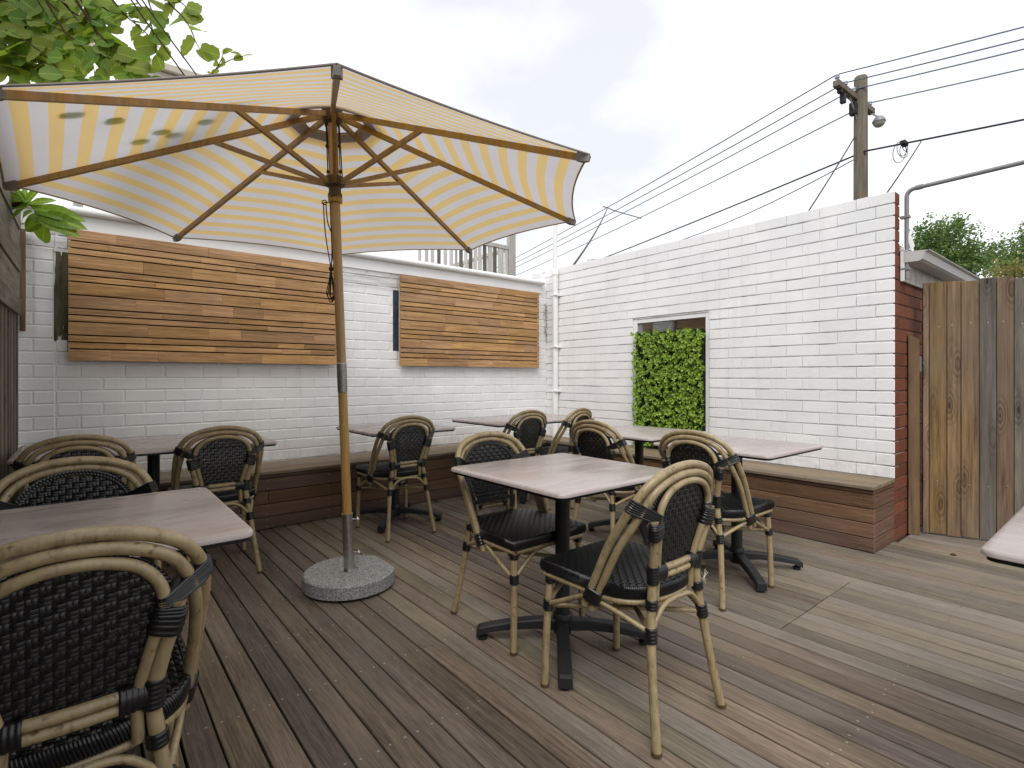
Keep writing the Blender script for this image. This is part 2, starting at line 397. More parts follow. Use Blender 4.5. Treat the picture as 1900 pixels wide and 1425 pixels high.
class MB:
    def __init__(self):
        self.v = []; self.f = []; self.fm = {}
        self.uv = {}; self.tone = None
    def add(self, vs, fs):
        o = len(self.v)
        self.v += [Vector(p) for p in vs]
        self.f += [tuple(i + o for i in f) for f in fs]
        return o
    def box(self, a, b, Mx=None):
        x0, y0, z0 = a; x1, y1, z1 = b
        vs = [Vector(p) for p in ((x0, y0, z0), (x1, y0, z0), (x1, y1, z0), (x0, y1, z0), (x0, y0, z1), (x1, y0, z1), (x1, y1, z1), (x0, y1, z1))]
        if Mx is not None: vs = [Mx @ p for p in vs]
        self.add(vs, [(0, 3, 2, 1), (4, 5, 6, 7), (0, 1, 5, 4), (1, 2, 6, 5), (2, 3, 7, 6), (3, 0, 4, 7)])
        return self
    def bevbox(self, a, b, c=0.003, Mx=None):
        """box with all twelve edges chamfered (44 triangles)"""
        x = (a[0], b[0]); y = (a[1], b[1]); z = (a[2], b[2])
        vs = []; idx = {}
        def sgn(s, lo_hi, inset): return lo_hi[s] + (inset if s == 0 else -inset)
        for i in (0, 1):
            for j in (0, 1):
                for k in (0, 1):
                    for ax in range(3):
                        p = [sgn(i, x, c), sgn(j, y, c), sgn(k, z, c)]
                        p[ax] = (x, y, z)[ax][(i, j, k)[ax]]
                        idx[(i, j, k, ax)] = len(vs); vs.append(Vector(p))
        fs = []
        for ax in range(3):
            o1, o2 = [q for q in range(3) if q != ax]
            for s in (0, 1):
                q = []
                for (u, w) in ((0, 0), (1, 0), (1, 1), (0, 1)):
                    t = [0, 0, 0]; t[ax] = s; t[o1] = u; t[o2] = w
                    q.append(idx[(*t, ax)])
                flip = (s == 0) ^ (ax == 1)
                fs.append(tuple(reversed(q)) if flip else tuple(q))
        for ax in range(3):
            o1, o2 = [q for q in range(3) if q != ax]
            for u in (0, 1):
                for w in (0, 1):
                    t0 = [0, 0, 0]; t0[o1] = u; t0[o2] = w
                    t1 = list(t0); t1[ax] = 1
                    fs.append((idx[(*t0, o1)], idx[(*t1, o1)], idx[(*t1, o2)], idx[(*t0, o2)]))
        for i in (0, 1):
            for j in (0, 1):
                for k in (0, 1):
                    fs.append((idx[(i, j, k, 0)], idx[(i, j, k, 1)], idx[(i, j, k, 2)]))
        if Mx is not None: vs = [Mx @ p for p in vs]
        self.add(vs, fs)
        return self
    def tube(self, pts, r, n=8, caps=True, closed=False, flat=None, ref=None, rcap=False):
        P = [Vector(p) for p in pts]; N = len(P)
        rr = r if hasattr(r, '__len__') else [r] * N
        T = []
        for i in range(N):
            a = P[(i - 1) % N] if (closed or i > 0) else P[i]
            b = P[(i + 1) % N] if (closed or i < N - 1) else P[i]
            d = b - a
            T.append(d.normalized() if d.length > 1e-9 else Vector((0, 0, 1)))
        u = Vector(ref) if ref is not None else (Vector((0, 0, 1)) if abs(T[0].z) < 0.9 else Vector((1, 0, 0)))
        vs = []
        for i in range(N):
            if ref is not None: u = Vector(ref)
            u = u - T[i] * u.dot(T[i])
            u = u.normalized() if u.length > 1e-6 else T[i].orthogonal().normalized()
            w = T[i].cross(u)
            fa, fb = flat if flat else (1, 1)
            for k in range(n):
                a = 2 * math.pi * k / n
                vs.append(P[i] + u * (math.cos(a) * rr[i] * fa) + w * (math.sin(a) * rr[i] * fb))
        fs = []
        for i in range(N if closed else N - 1):
            j = (i + 1) % N
            for k in range(n):
                l = (k + 1) % n
                fs.append((i * n + k, i * n + l, j * n + l, j * n + k))
        if caps and not closed:
            fs.append(tuple(reversed(range(n)))); fs.append(tuple((N - 1) * n + k for k in range(n)))
        self.add(vs, fs)
        return self
    def sleeve(self, p0, p1, ra, rb, wide, ribs=5, n=14):
        """ribbed cord wrapping round a bundle of tubes"""
        p0, p1 = Vector(p0), Vector(p1)
        pts = []; rs = []
        m = ribs * 4
        for i in range(m + 1):
            t = i / m
            pts.append(p0.lerp(p1, t))
            rs.append(0.925 + 0.075 * abs(math.sin(math.pi * t * ribs)))
        T = (p1 - p0).normalized()
        u = Vector(wide); u = (u - T * u.dot(T)).normalized(); w = T.cross(u)
        vs = []
        for p, s in zip(pts, rs):
            for k in range(n):
                a = 2 * math.pi * k / n
                vs.append(p + u * (math.cos(a) * ra * s) + w * (math.sin(a) * rb * s))
        fs = [(i * n + k, i * n + (k + 1) % n, (i + 1) * n + (k + 1) % n, (i + 1) * n + k) for i in range(m) for k in range(n)]
        fs += [tuple(reversed(range(n))), tuple(m * n + k for k in range(n))]
        self.add(vs, fs); return self
    def wrap(self, paths, rads, ribs=5, n=22):
        """ribbed cord hugging several tubes: paths = per tube a list of centres at the same stations"""
        S = len(paths[0]); vs = []
        m = ribs * 4
        for k in range(m + 1):
            t = k / m * (S - 1); i = min(int(t), S - 2); f = t - i
            c = [q[i].lerp(q[i + 1], f) for q in paths]
            T = sum(((q[i + 1] - q[i]) for q in paths), Vector()).normalized()
            o = sum(c, Vector()) / len(c)
            w = c[-1] - c[0]; w = (w - T * w.dot(T)); w = w.normalized() if w.length > 1e-5 else T.orthogonal().normalized()
            u = T.cross(w)
            g_ = .0024 + .0030 * abs(math.sin(math.pi * k / m * ribs)) - (.002 if k in (0, m) else 0)
            for j in range(n):
                a = 2 * math.pi * j / n; ca, sa = math.cos(a), math.sin(a)
                best = max(range(len(c)), key=lambda e: (c[e] - o).dot(w) * ca + (c[e] - o).dot(u) * sa + rads[e])
                d = c[best] - o
                vs.append(o + w * (d.dot(w) + (rads[best] + g_) * ca) + u * (d.dot(u) + (rads[best] + g_) * sa))
        fs = [(i * n + k, i * n + (k + 1) % n, (i + 1) * n + (k + 1) % n, (i + 1) * n + k) for i in range(m) for k in range(n)]
        fs += [tuple(reversed(range(n))), tuple(m * n + k for k in range(n))]
        self.add(vs, fs); return self
    def lathe(self, prof, n=24, c=(0, 0, 0), Mx=None):
        c = Vector(c); vs = []
        for r, z in prof:
            for k in range(n):
                a = 2 * math.pi * k / n
                vs.append(Vector((r * math.cos(a), r * math.sin(a), z)))
        if Mx is not None: vs = [Mx @ p for p in vs]
        vs = [p + c for p in vs]
        fs = [(i * n + k, i * n + (k + 1) % n, (i + 1) * n + (k + 1) % n, (i + 1) * n + k) for i in range(len(prof) - 1) for k in range(n)]
        fs += [tuple(reversed(range(n))), tuple((len(prof) - 1) * n + k for k in range(n))]
        self.add(vs, fs); return self
    def mesh(self, name, mats, smooth=False, off=Vector((0, 0, 0))):
        me = bpy.data.meshes.new(name)
        me.from_pydata([tuple(p - off) for p in self.v], [], self.f)
        for m in (mats if isinstance(mats, (list, tuple)) else [mats]):
            me.materials.append(m)
        if self.fm:
            for i, mi in self.fm.items(): me.polygons[i].material_index = mi
        if smooth:
            me.polygons.foreach_set('use_smooth', [True] * len(me.polygons))
        if self.uv:
            l = me.uv_layers.new(name='stripe')
            for lp in me.loops:
                l.data[lp.index].uv = self.uv.get(lp.vertex_index, (0, 0))
        if self.tone is not None:
            a = me.attributes.new('tone', 'FLOAT', 'POINT')
            a.data.foreach_set('value', self.tone)
        me.update()
        return me
    def build(self, name, mat, parent=None, smooth=False, kind=None):
        off = Vector((0, 0, 0))
        if parent is not None:
            q = parent
            while q is not None:
                off += q.location; q = q.parent
        o = bpy.data.objects.new(name, self.mesh(name, mat, smooth, off))
        col.objects.link(o)
        if parent is not None: o.parent = parent
        if kind: o['kind'] = kind
        return o

def link(name, me, parent, loc, rz=0.0, rot=None):
    o = bpy.data.objects.new(name, me)
    col.objects.link(o)
    o.parent = parent
    o.location = Vector(loc) - (parent.location if parent is not None else Vector((0, 0, 0)))
    o.rotation_euler = rot if rot is not None else (0, 0, rz)
    return o
def tag(o, label=None, cat=None, group=None, kind=None):
    if label: o['label'] = label
    if cat: o['category'] = cat
    if group: o['group'] = group
    if kind: o['kind'] = kind
    return o
def thing(name, label, cat, loc=(0, 0, 0), group=None):
    o = bpy.data.objects.new(name, None)
    o.empty_display_size = 0.1
    col.objects.link(o)
    o.location = loc
    return tag(o, label, cat, group)
def copy_tree(o, parent=None):
    c = o.copy(); col.objects.link(c); c.parent = parent
    for ch in list(o.children): copy_tree(ch, c)
    return c
def auto(mb_obj, ang=40):
    me = mb_obj.data
    me.polygons.foreach_set('use_smooth', [True] * len(me.polygons))
    me.set_sharp_from_angle(angle=R_(ang))
    return mb_obj

# ------------------------------------------------------------------ layout
XR, YB = 4.286, 4.600          # painted side wall face, painted back wall face
WALLEND = 1.117                # free end of the side wall
BX, BY, BZ = 3.874, 4.130, 0.427   # bench fronts and bench top
DECKW = 0.0943

# ------------------------------------------------------------------ ground and deck
g = MB(); g.add([(-300, -300, -0.3), (300, -300, -0.3), (300, 300, -0.3), (-300, 300, -0.3)], [(0, 1, 2, 3)])
tag(g.build('ground', M['ground']), kind='structure')
dk = MB().box((-0.42, -1.3, -0.28), (4.95, 4.62, -0.05)).build('deck', M['under'])
tag(dk, kind='structure')
joists = [0.165 + 0.4363 * k for k in range(-3, 11)]
scr = MB()
def screw(x, y, z=0.0015, r=0.0042):
    n = 7
    scr.add([(x + r * math.cos(6.283 * k / n), y + r * math.sin(6.283 * k / n), z) for k in range(n)], [tuple(range(n))])
rng = random.Random(3)
x = 0.231 - 6 * DECKW
while x < 4.93:
    x0, x1 = x + 0.0035, x + DECKW - 0.0035
    xc = (x0 + x1) / 2
    yend = 4.58 if xc < XR else 1.10
    ystart = -1.25
    cuts = []
    hatch = 2.37 < xc < 3.21
    if hatch: cuts.append(1.052)
    elif rng.random() < 0.22: cuts.append(rng.choice(joists[3:9]))
    ys = [ystart] + [c for c in cuts if ystart + .3 < c < yend - .3] + [yend]
    for a, b in zip(ys, ys[1:]):
        gap = 0.0025 if hatch else 0.001
        dz = rng.uniform(-0.0012, 0.0012)
        m = MB().bevbox((x0 + rng.uniform(-.0006, .0006), a + gap, -0.022 + dz), (x1 + rng.uniform(-.0006, .0006), b - gap, dz), 0.0022)
        pale = (hatch and (b < 1.1 or rng.random() < .45)) or (xc > 2.0 and rng.random() < min(.85, (xc - 1.7) * .5)) or rng.random() < 0.05  # pale hatch boards; towards +x pale boards also paint light beyond the umbrella's shade
        m.build('plank', M['deck_pale'] if pale else M['deck'], dk)
        for jy in joists:
            if a + .02 < jy < b - .02:
                for sx in (x0 + 0.018, x1 - 0.018):
                    if rng.random() < 0.93: screw(sx + rng.uniform(-.003, .003), jy + rng.uniform(-.008, .008), dz + 0.0006)
    x += DECKW
scr.build('screws', M['screw'], dk, kind='stuff')

# ------------------------------------------------------------------ bricks
_bc = {}
def brick_mesh(L, h=0.077, depth=0.06, c=0.003, mat='white', variant=0):
    key = (round(L, 3), h, depth, c, mat, variant)
    if key not in _bc:
        rr = random.Random(hash(key) & 0xffff)
        def j(s=0.0007): return rr.uniform(-s, s)
        hx, hz = L / 2, h / 2
        vs = []
        for (yy, ins) in ((depth, 0), (c, 0), (0, c)):
            for (sx, sz) in ((-1, -1), (1, -1), (1, 1), (-1, 1)):
                vs.append((sx * (hx - ins) + j(), yy + (j(.0006) if yy == 0 else 0), sz * (hz - ins) + j()))
        fs = [(0, 1, 2, 3)]
        for b in (0, 4):
            for k in range(4):
                l = (k + 1) % 4
                fs.append((b + l, b + k, b + 4 + k, b + 4 + l))
        fs.append((11, 10, 9, 8))
        # flip everything so that faces look outwards
        m = MB(); m.add(vs, [tuple(reversed(f)) for f in fs])
        _bc[key] = m.mesh('brick', M[mat])
    return _bc[key]
def courses(u0, u1, z0, n, pitch, start_even, start_odd, holes, brick=0.230, joint=0.010):
    out = []
    for i in range(n):
        za = z0 + i * pitch
        zc = za + pitch / 2
        u = u0 - ((start_even if i % 2 == 0 else start_odd) % (brick + joint))
        while u < u1:
            segs = [(max(u, u0), min(u + brick, u1))]
            for (a, b, c, d) in holes:
                if c < zc < d:
                    ns = []
                    for (p, q) in segs:
                        if q <= a or p >= b: ns.append((p, q))
                        else:
                            if p < a: ns.append((p, a - 0.003))
                            if q > b: ns.append((b + 0.003, q))
                    segs = ns
            for p, q in segs:
                if q - p > 0.02: out.append((p, q, zc, i))
            u += brick + joint
    return out

# --- back wall
PZ = 0.0858
bw = thing('brick_wall', 'low white painted brick wall carrying the two slatted timber panels', 'wall', (2.0, YB, 0))
mo = MB().box((-0.42, YB + 0.0045, -0.28), (4.40, YB + 0.12, 2.24)).build('painted_mortar', M['white'], bw)
rng = random.Random(11)
zb0 = 1.116 - 9 * PZ
holes = [(-0.077, 1.729, 1.26, 2.06), (2.345, 4.122, 1.26, 2.06), (-0.150, -0.07, 1.359, 1.955), (2.293, 2.35, 1.372, 1.955)]
for (p, q, zc, i) in courses(-0.330, XR, zb0, 21, PZ, 0.04, 0.16, holes):
    if zc < 0.40 or zc > 2.13: continue
    # the straight vertical joint by the old window
    segs = [(p, q)]
    if p < -0.141 < q: segs = [(p, -0.146), (-0.138, q)]
    for (a, b) in segs:
        if b - a < 0.02: continue
        link('brick', brick_mesh(b - a, 0.0775, 0.05, 0.0035, 'white', rng.randrange(3)), bw, ((a + b) / 2, YB + rng.uniform(-.0012, .0012), zc), rot=(rng.uniform(-.008, .008), 0, rng.uniform(-.004, .004)))
# fascia sheet, capping and gutter roll along the top
MB().box((-0.40, YB - 0.012, 2.112), (4.215, YB + 0.02, 2.236)).build('fascia', M['white_sheet'], bw)
auto(MB().tube([(-0.40, YB - 0.035, 2.236), (1.5, YB - 0.035, 2.238), (4.215, YB - 0.035, 2.236)], 0.027, 14).build('gutter_roll', M['white_trim'], bw))
MB().box((-0.40, YB - 0.03, 2.240), (4.215, YB + 0.16, 2.262)).build('capping', M['white_trim'], bw)
tag(MB().box((-0.150, YB + 0.0012, 1.359), (-0.068, YB + 0.0040, 1.955)).build('old_window_frame', M['oldframe']), 'mossy strip of old window frame showing beside the larger slatted panel', 'window frame')
tag(MB().box((2.293, YB + 0.0012, 1.372), (2.352, YB + 0.0040, 1.955)).build('dark_strip', M['bluegrey']), 'dark blue grey painted strip showing beside the smaller slatted panel', 'window frame')

# --- side wall with its red end
WY0, WY1, WZ0, WZ1 = 2.490, 3.318, 0.430, 1.700
sw = thing('brick_wall', 'tall white painted brick wall with window, its free end bare red brick', 'wall', (XR, 2.8, 0))
PS = 0.0858
mz = MB()
xa, xb = XR + 0.008, XR + 0.105
mz.box((xa, WALLEND + 0.012, -0.28), (xb, WY0, 2.392)); mz.box((xa, WY1, -0.28), (xb, YB + 0.25, 2.392))
mz.box((xa, WY0, -0.28), (xb, WY1, WZ0)); mz.box((xa, WY0, WZ1), (xb, WY1, 2.392))
mz.build('painted_mortar', M['joint'], sw)
rng = random.Random(23)
ztop = 2.397
ncs = 28
z0s = ztop - ncs * PS
def corner_brick(L, W, zc, lab):
    """L along the white face, W along the red end"""
    m = MB()
    m.bevbox((XR, WALLEND, zc - 0.0385), (XR + W, WALLEND + L, zc + 0.0385), 0.003)
    me_faces = len(m.f)
    for i, f in enumerate(m.f):
        a, b, c_ = (m.v[f[0]], m.v[f[1]], m.v[f[2]])
        cx = sum(m.v[k].x for k in f) / len(f)
        cy_ = sum(m.v[k].y for k in f) / len(f)
        m.fm[i] = 1 if zc < 0.42 or (cy_ < WALLEND + 0.0035 and cx > XR + 0.002) else 0
    ob = m.build('brick', [M['white'], M['red']], sw)
    return ob
for i in range(ncs):
    zc = z0s + (i + 0.5) * PS
    if zc < -0.05: continue
    odd = i % 2
    L, W = (0.23, 0.11) if odd else (0.11, 0.23 if zc < 1.78 else 0.11)
    corner_brick(L, W, zc, i)
    # white face
    u = WALLEND + L + 0.004
    while u < YB - 0.02:
        q = min(u + 0.2380, YB + 0.01)
        segs = [(u, q)]
        if WZ0 < zc < WZ1:
            ns = []
            for (a, b) in segs:
                if b <= WY0 or a >= WY1: ns.append((a, b))
                else:
                    if a < WY0: ns.append((a, WY0 - 0.004))
                    if b > WY1: ns.append((WY1 + 0.004, b))
            segs = ns
        for (a, b) in segs:
            if b - a > 0.02 and zc > 0.40:
                link('brick', brick_mesh(b - a, 0.0768, 0.06, 0.0018, 'white', rng.randrange(3)), sw, (XR + rng.uniform(-.0014, .0014), (a + b) / 2, zc + rng.uniform(-.0012, .0012)), rot=(rng.uniform(-.006, .006), 0, -math.pi / 2 + rng.uniform(-.003, .003)))
        u += 0.240
    # red end of the house wall
    if zc < 1.81:
        u = XR + W + 0.010
        while u < 5.0:
            L2 = 0.23
            link('brick', brick_mesh(L2, 0.0765, 0.06, 0.003, 'red', rng.randrange(3)), sw, (u + L2 / 2, WALLEND + rng.uniform(-.001, .001), zc))
            u += 0.240
MB().box((XR + 0.012, WALLEND + 0.006, -0.28), (5.25, WALLEND + 0.10, 1.80)).build('mortar', M['mortar'], sw)
MB().box((XR + 0.010, WALLEND + 0.006, 1.75), (XR + 0.1049, WALLEND + 0.0115, 2.392)).build('mortar', M['mortar'], sw)

# ------------------------------------------------------------------ window with hedge screen
wd = thing('window', 'white framed window in the painted side wall behind the leafy screen', 'window', (XR, 2.9, WZ0))
fr = MB()
fx0, fx1 = XR + 0.012, XR + 0.075
MB().bevbox((fx0, WY0 + 0.001, WZ0), (fx1, WY0 + 0.040, WZ1 - 0.001), 0.003).build('frame', M['white_trim'], wd)
MB().bevbox((fx0, WY1 - 0.040, WZ0), (fx1, WY1 - 0.001, WZ1 - 0.001), 0.003).build('frame', M['white_trim'], wd)
MB().bevbox((fx0 + .002, WY0 + 0.041, WZ1 - 0.042), (fx1, WY1 - 0.041, WZ1 - 0.002), 0.003).build('frame', M['white_trim'], wd)
MB().bevbox((fx0 + .002, WY0 + 0.041, WZ0 + .002), (fx1, WY1 - 0.041, WZ0 + 0.05), 0.003).build('frame', M['white_trim'], wd)
MB().bevbox((fx0 + .02, WY1 - 0.085, WZ0 + .05), (fx1 - .005, WY1 - 0.042, WZ1 - 0.043), 0.003).build('sash', M['galv'], wd)
MB().box((fx0 + .035, WY0 + 0.041, WZ0 + .051), (fx0 + .039, WY1 - 0.086, WZ1 - 0.043)).build('pane', M['glass'], wd)
rm = MB()
rm.box((6.9, 1.4, -0.28), (7.0, 4.8, 0.8))  # far wall kept low so sky light enters the unseen room
rm.box((XR + 0.2, 1.35, -0.28), (7.0, 1.4, 2.2))
rm.box((XR + 0.2, 4.8, -0.28), (7.0, 4.85, 2.2))
tag(rm.build('room_wall', M['room']), kind='structure')
tag(MB().box((XR + 0.2, 1.35, -0.32), (7.0, 4.85, -0.281)).build('room_floor', M['room']), kind='structure')
cl = MB().box((XR + 0.11, 1.35, 2.205), (7.0, 4.85, 2.23)).build('room_ceiling', M['room_timber'])
tag(cl, kind='structure')
for k in range(18):
    MB().box((XR + 0.14 + k * .15, 1.41, 2.19), (XR + 0.14 + k * .15 + .142, 4.79, 2.204)).build('reflection_board', M['room_timber'], cl)  # brown boards stand in for timber lines reflected in the glass
ft = thing('reflection_block', 'pale block behind the window glass standing in for a white reflection', 'reflection_block', (6.2, 3.9, -0.28))  # pale block added to imitate the white reflection in the glass
MB().bevbox((5.9, 3.3, -0.28), (6.5, 4.3, 1.95), 0.01).build('carcass', M['white_trim'], ft)
MB().bevbox((5.875, 3.32, -0.2), (5.898, 3.79, 1.93), 0.004).build('block_face', M['white_trim'], ft)
MB().bevbox((5.875, 3.81, -0.2), (5.898, 4.28, 1.93), 0.004).build('block_face', M['white_trim'], ft)

def leaf_cloud(n, place, size, tones, shape=((0, 0), (.5, .28), (.62, .5), (.5, .8), (0, 1), (-.5, .8), (-.62, .5), (-.5, .28))):
    m = MB(); tone = []
    for _ in range(n):
        p, nrm, up, s, tn = place()
        nrm = nrm.normalized(); up = (up - nrm * up.dot(nrm)).normalized(); sd = up.cross(nrm)
        vs = []
        for (a, b) in shape:
            vs.append(p + sd * (a * s * .62) + up * (b * s) + nrm * (abs(a) * s * .22))
        mid = len(vs)
        m.add(vs, [tuple(range(0, len(shape) // 2 + 1)), tuple([0] + list(range(len(shape) // 2, len(shape))))])
        tone += [tn] * len(vs)
    m.tone = tone
    return m
hs = thing('hedge_screen', 'bright green artificial leaf screen standing in front of the window', 'hedge', (XR - 0.05, 2.9, BZ))
MB().box((XR - 0.012, 2.535, BZ + 0.002), (XR - 0.004, 3.272, 1.555)).build('backing_mesh', plain('dark_green_mesh', (0.012, 0.03, 0.008), 0.8, 0.2), hs)
rng = random.Random(5)
ros = [(rng.uniform(2.525, 3.272), rng.uniform(BZ + .015, 1.555), rng.uniform(0.0, 0.055)) for _ in range(1500)]
def hedge_place():
    ry, rz, rx = rng.choice(ros)
    a = rng.uniform(0, 6.283); tilt = rng.uniform(0.2, 1.1)
    outw = Vector((-1, rng.uniform(-.25, .25), rng.uniform(-.05, .45))).normalized()
    d = Vector((0, math.cos(a), math.sin(a)))
    up = (d + outw * tilt * .8)
    nrm = outw - d * tilt * .5 + Vector((rng.uniform(-.2, .2), rng.uniform(-.2, .2), rng.uniform(-.2, .2)))
    p = Vector((XR - 0.012 - rx, ry, rz)) + d * 0.004
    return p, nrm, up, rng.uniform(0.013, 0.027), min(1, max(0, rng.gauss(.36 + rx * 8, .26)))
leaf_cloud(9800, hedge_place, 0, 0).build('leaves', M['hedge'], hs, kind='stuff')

# ------------------------------------------------------------------ slatted panels
pat = [2.110, 2.029, 1.981, 1.938, 1.848, 1.803, 1.758, 1.670, 1.581, 1.536, 1.492, 1.402, 1.355, 1.309, 1.227]
def slat_panel(x0, x1, label, seed):
    t = thing('slatted_panel', label, 'wall panel', ((x0 + x1) / 2, YB, 1.227))
    rr = random.Random(seed)
    MB().box((x0 + .012, YB - 0.036, 1.236), (x1 - .012, YB - 0.031, 2.100)).build('backing', M['backing'], t)  # near-black sheet added to put shade into the slat gaps
    for bx in (x0 + .06, (x0 + x1) / 2 - .02, x1 - .10):
        MB().box((bx, YB - 0.0305, 1.235), (bx + .04, YB - 0.003, 2.100)).build('batten', M['bench'], t)
    for hi, lo in zip(pat, pat[1:]):
        cuts = [x0]
        while True:
            w = rr.uniform(.20, .62)
            if cuts[-1] + w > x1 - .18: break
            cuts.append(cuts[-1] + w)
        cuts.append(x1)
        yo = rr.uniform(-.0015, .0015)
        for a, b in zip(cuts, cuts[1:]):
            e = 0.0 if rr.random() < .7 else 0.0012
            MB().bevbox((a + .0003, YB - 0.060 + yo + e, lo + .0044), (b - .0003, YB - 0.0362, hi - .0044), 0.0012).build('slat', M['panel'], t)
    return t
slat_panel(-0.077, 1.729, 'large horizontal timber slat panel on the white wall behind the umbrella pole', 1)
slat_panel(2.342, 4.122, 'horizontal timber slat panel on the white wall next to the corner downpipe', 2)

# ------------------------------------------------------------------ benches
def nail_col(m, pts, axis):
    r = 0.0035; n = 6
    for p in pts:
        p = Vector(p)
        if axis == 'y': m.add([p + Vector((r * math.cos(6.283 * k / n), 0, r * math.sin(6.283 * k / n))) for k in range(n)], [tuple(range(n))])
        else: m.add([p + Vector((0, r * math.cos(6.283 * k / n), r * math.sin(6.283 * k / n))) for k in range(n)], [tuple(range(n))])
brow = [0.003, 0.093, 0.187, 0.281, 0.374, 0.404]
b1 = thing('timber_bench', 'long dark stained box bench along the wall with the slatted panels', 'bench', (1.8, 4.35, 0))
rng = random.Random(31)
sc1 = MB()
for lo, hi in zip(brow, brow[1:]):
    cuts = [-0.305] + sorted(rng.uniform(.4, 3.4) for _ in range(1)) + [BX]
    for a, b in zip(cuts, cuts[1:]):
        MB().bevbox((a + .001, BY, lo + .0026), (b - .001, BY + 0.020, hi - .0026), 0.0024).build('front_board', M['bench'], b1)
    if hi - lo > .05:
        for cx in (0.15, 0.60, 1.052, 1.506, 1.95, 2.392, 2.84, 3.29, 3.70):
            nail_col(sc1, [(cx + rng.uniform(-.004, .004), BY - 0.0006, lo + .02), (cx + rng.uniform(-.004, .004), BY - 0.0006, hi - .02)], 'y')
for k in range(5):
    w = (YB - 0.006 - (BY - 0.022)) / 5
    MB().bevbox((-0.305, BY - 0.022 + k * w + .0015, 0.405), (BX - 0.024, BY - 0.022 + (k + 1) * w - .0015, BZ), 0.002).build('seat_board', M['seat_x'], b1)
MB().box((-0.303, BY + 0.021, 0.0), (BX, YB - .008, 0.400)).build('carcass', M['backing'], b1)
sc1.build('screws', M['screw'], b1, kind='stuff')
b2 = thing('timber_bench', 'reddish brown box bench along the wall with the window, boarded end', 'bench', (4.08, 2.8, 0))
sc2 = MB()
for lo, hi in zip(brow, brow[1:]):
    cuts = [WALLEND] + sorted(rng.uniform(1.9, 3.6) for _ in range(1)) + [BY - 0.001]
    for a, b in zip(cuts, cuts[1:]):
        MB().bevbox((BX, a + .001, lo + .0026), (BX + 0.020, b - .001, hi - .0026), 0.0024).build('front_board', M['bench_y'], b2)
    MB().bevbox((BX + 0.0205, WALLEND + 0.0012, lo + .0026), (XR - 0.006, WALLEND + 0.021, hi - .0026), 0.0024).build('end_board', M['bench'], b2)
    if hi - lo > .05:
        for cy in (1.19, 1.72, 2.16, 2.60, 3.05, 3.5, 3.95):
            nail_col(sc2, [(BX - 0.0006, cy + rng.uniform(-.004, .004), lo + .02), (BX - 0.0006, cy + rng.uniform(-.004, .004), hi - .02)], 'x')
for k in range(5):
    w = (XR - 0.006 - (BX - 0.022)) / 5
    MB().bevbox((BX - 0.022 + k * w + .0015, WALLEND - 0.004, 0.405), (BX - 0.022 + (k + 1) * w - .0015, (BY - 0.025) if k == 0 else YB - .008, BZ), 0.002).build('seat_board', M['seat_y'], b2)
MB().box((BX + 0.021, WALLEND + 0.022, 0.0), (XR - .007, YB - .008, 0.400)).build('carcass', M['backing'], b2)
sc2.build('screws', M['screw'], b2, kind='stuff')

# ------------------------------------------------------------------ corner downpipe
dp = thing('downpipe', 'white downpipe and slim vent pipe in the corner of the walls', 'pipe', (XR - .04, 4.40, BZ))
auto(MB().tube([(XR - 0.045, 4.395, BZ), (XR - 0.045, 4.395, 2.33)], 0.034, 14).build('pipe', M['white_trim'], dp))
auto(MB().lathe([(0.034, 2.30), (0.040, 2.305), (0.040, 2.36), (0.030, 2.375)], 14, (XR - 0.045, 4.395, 0)).build('collar', M['white_trim'], dp))
auto(MB().tube([(XR - 0.045, 4.395, 2.36), (XR - 0.045, 4.395, 3.12)], 0.027, 12).build('vent_pipe', M['white_trim'], dp))
for z in (0.95, 1.46, 2.06):
    MB().bevbox((XR - 0.083, 4.345, z), (XR - 0.001, 4.445, z + .022), 0.004).build('bracket', M['white_trim'], dp)
# dry weed stuck in the corner
rng = random.Random(4)
dw = MB(); tn = []
for k in range(60):
    z = rng.uniform(1.55, 2.0); p = Vector((XR - rng.uniform(.005, .03), YB - rng.uniform(.005, .03), z))
    q = p + Vector((rng.uniform(-.03, .005), rng.uniform(-.03, .005), rng.uniform(-.05, .04)))
    dw.tube([p, (p + q) / 2 + Vector((-.004, -.004, .004)), q], [.0016, .0022, .0008], 4)
tag(dw.build('dry_weed', M['dryleaf']), 'dry brown weed sprig stuck in the corner of the white walls', 'plant')

# ------------------------------------------------------------------ left paling fence
lf = thing('paling_fence', 'old grey fence of horizontal boards above vertical palings beside the tables', 'fence', (-0.33, 3.0, 0))
rng = random.Random(41)
fzs = [1.490, 1.595, 1.755, 1.910, 2.020, 2.175]
def fence_z(i, y): return fzs[i] + (y - 3.9) * 0.022
for i in range(5):
    m = MB()
    y0, y1 = -0.6, 4.46
    xf = -0.300 if i % 2 == 0 else -0.308
    lo0, hi0, lo1, hi1 = fence_z(i, y0) + .003, fence_z(i + 1, y0) - .004, fence_z(i, y1) + .003, fence_z(i + 1, y1) - .004
    m.add([(xf - .022, y0, lo0), (xf, y0, lo0), (xf, y1, lo1), (xf - .022, y1, lo1), (xf - .022, y0, hi0), (xf, y0, hi0), (xf, y1, hi1), (xf - .022, y1, hi1)],
          [(0, 3, 2, 1), (4, 5, 6, 7), (0, 1, 5, 4), (1, 2, 6, 5), (2, 3, 7, 6), (3, 0, 4, 7)])
    m.build('rail_board', M['board_grey'], lf)
y = -0.6
k = 0
while y < 4.50:
    w = rng.uniform(.085, .10)
    xo = -0.318 if k % 2 else -0.333
    MB().bevbox((xo - .014, y, -0.25), (xo, min(y + w, 4.55), fence_z(0, y) + .05), 0.002).build('paling', M['paling_grey'], lf)
    y += w - .012; k += 1
MB().bevbox((-0.312, 4.535, 1.415), (-0.286, 4.588, 2.062), 0.003).build('batten', M['post'], lf)
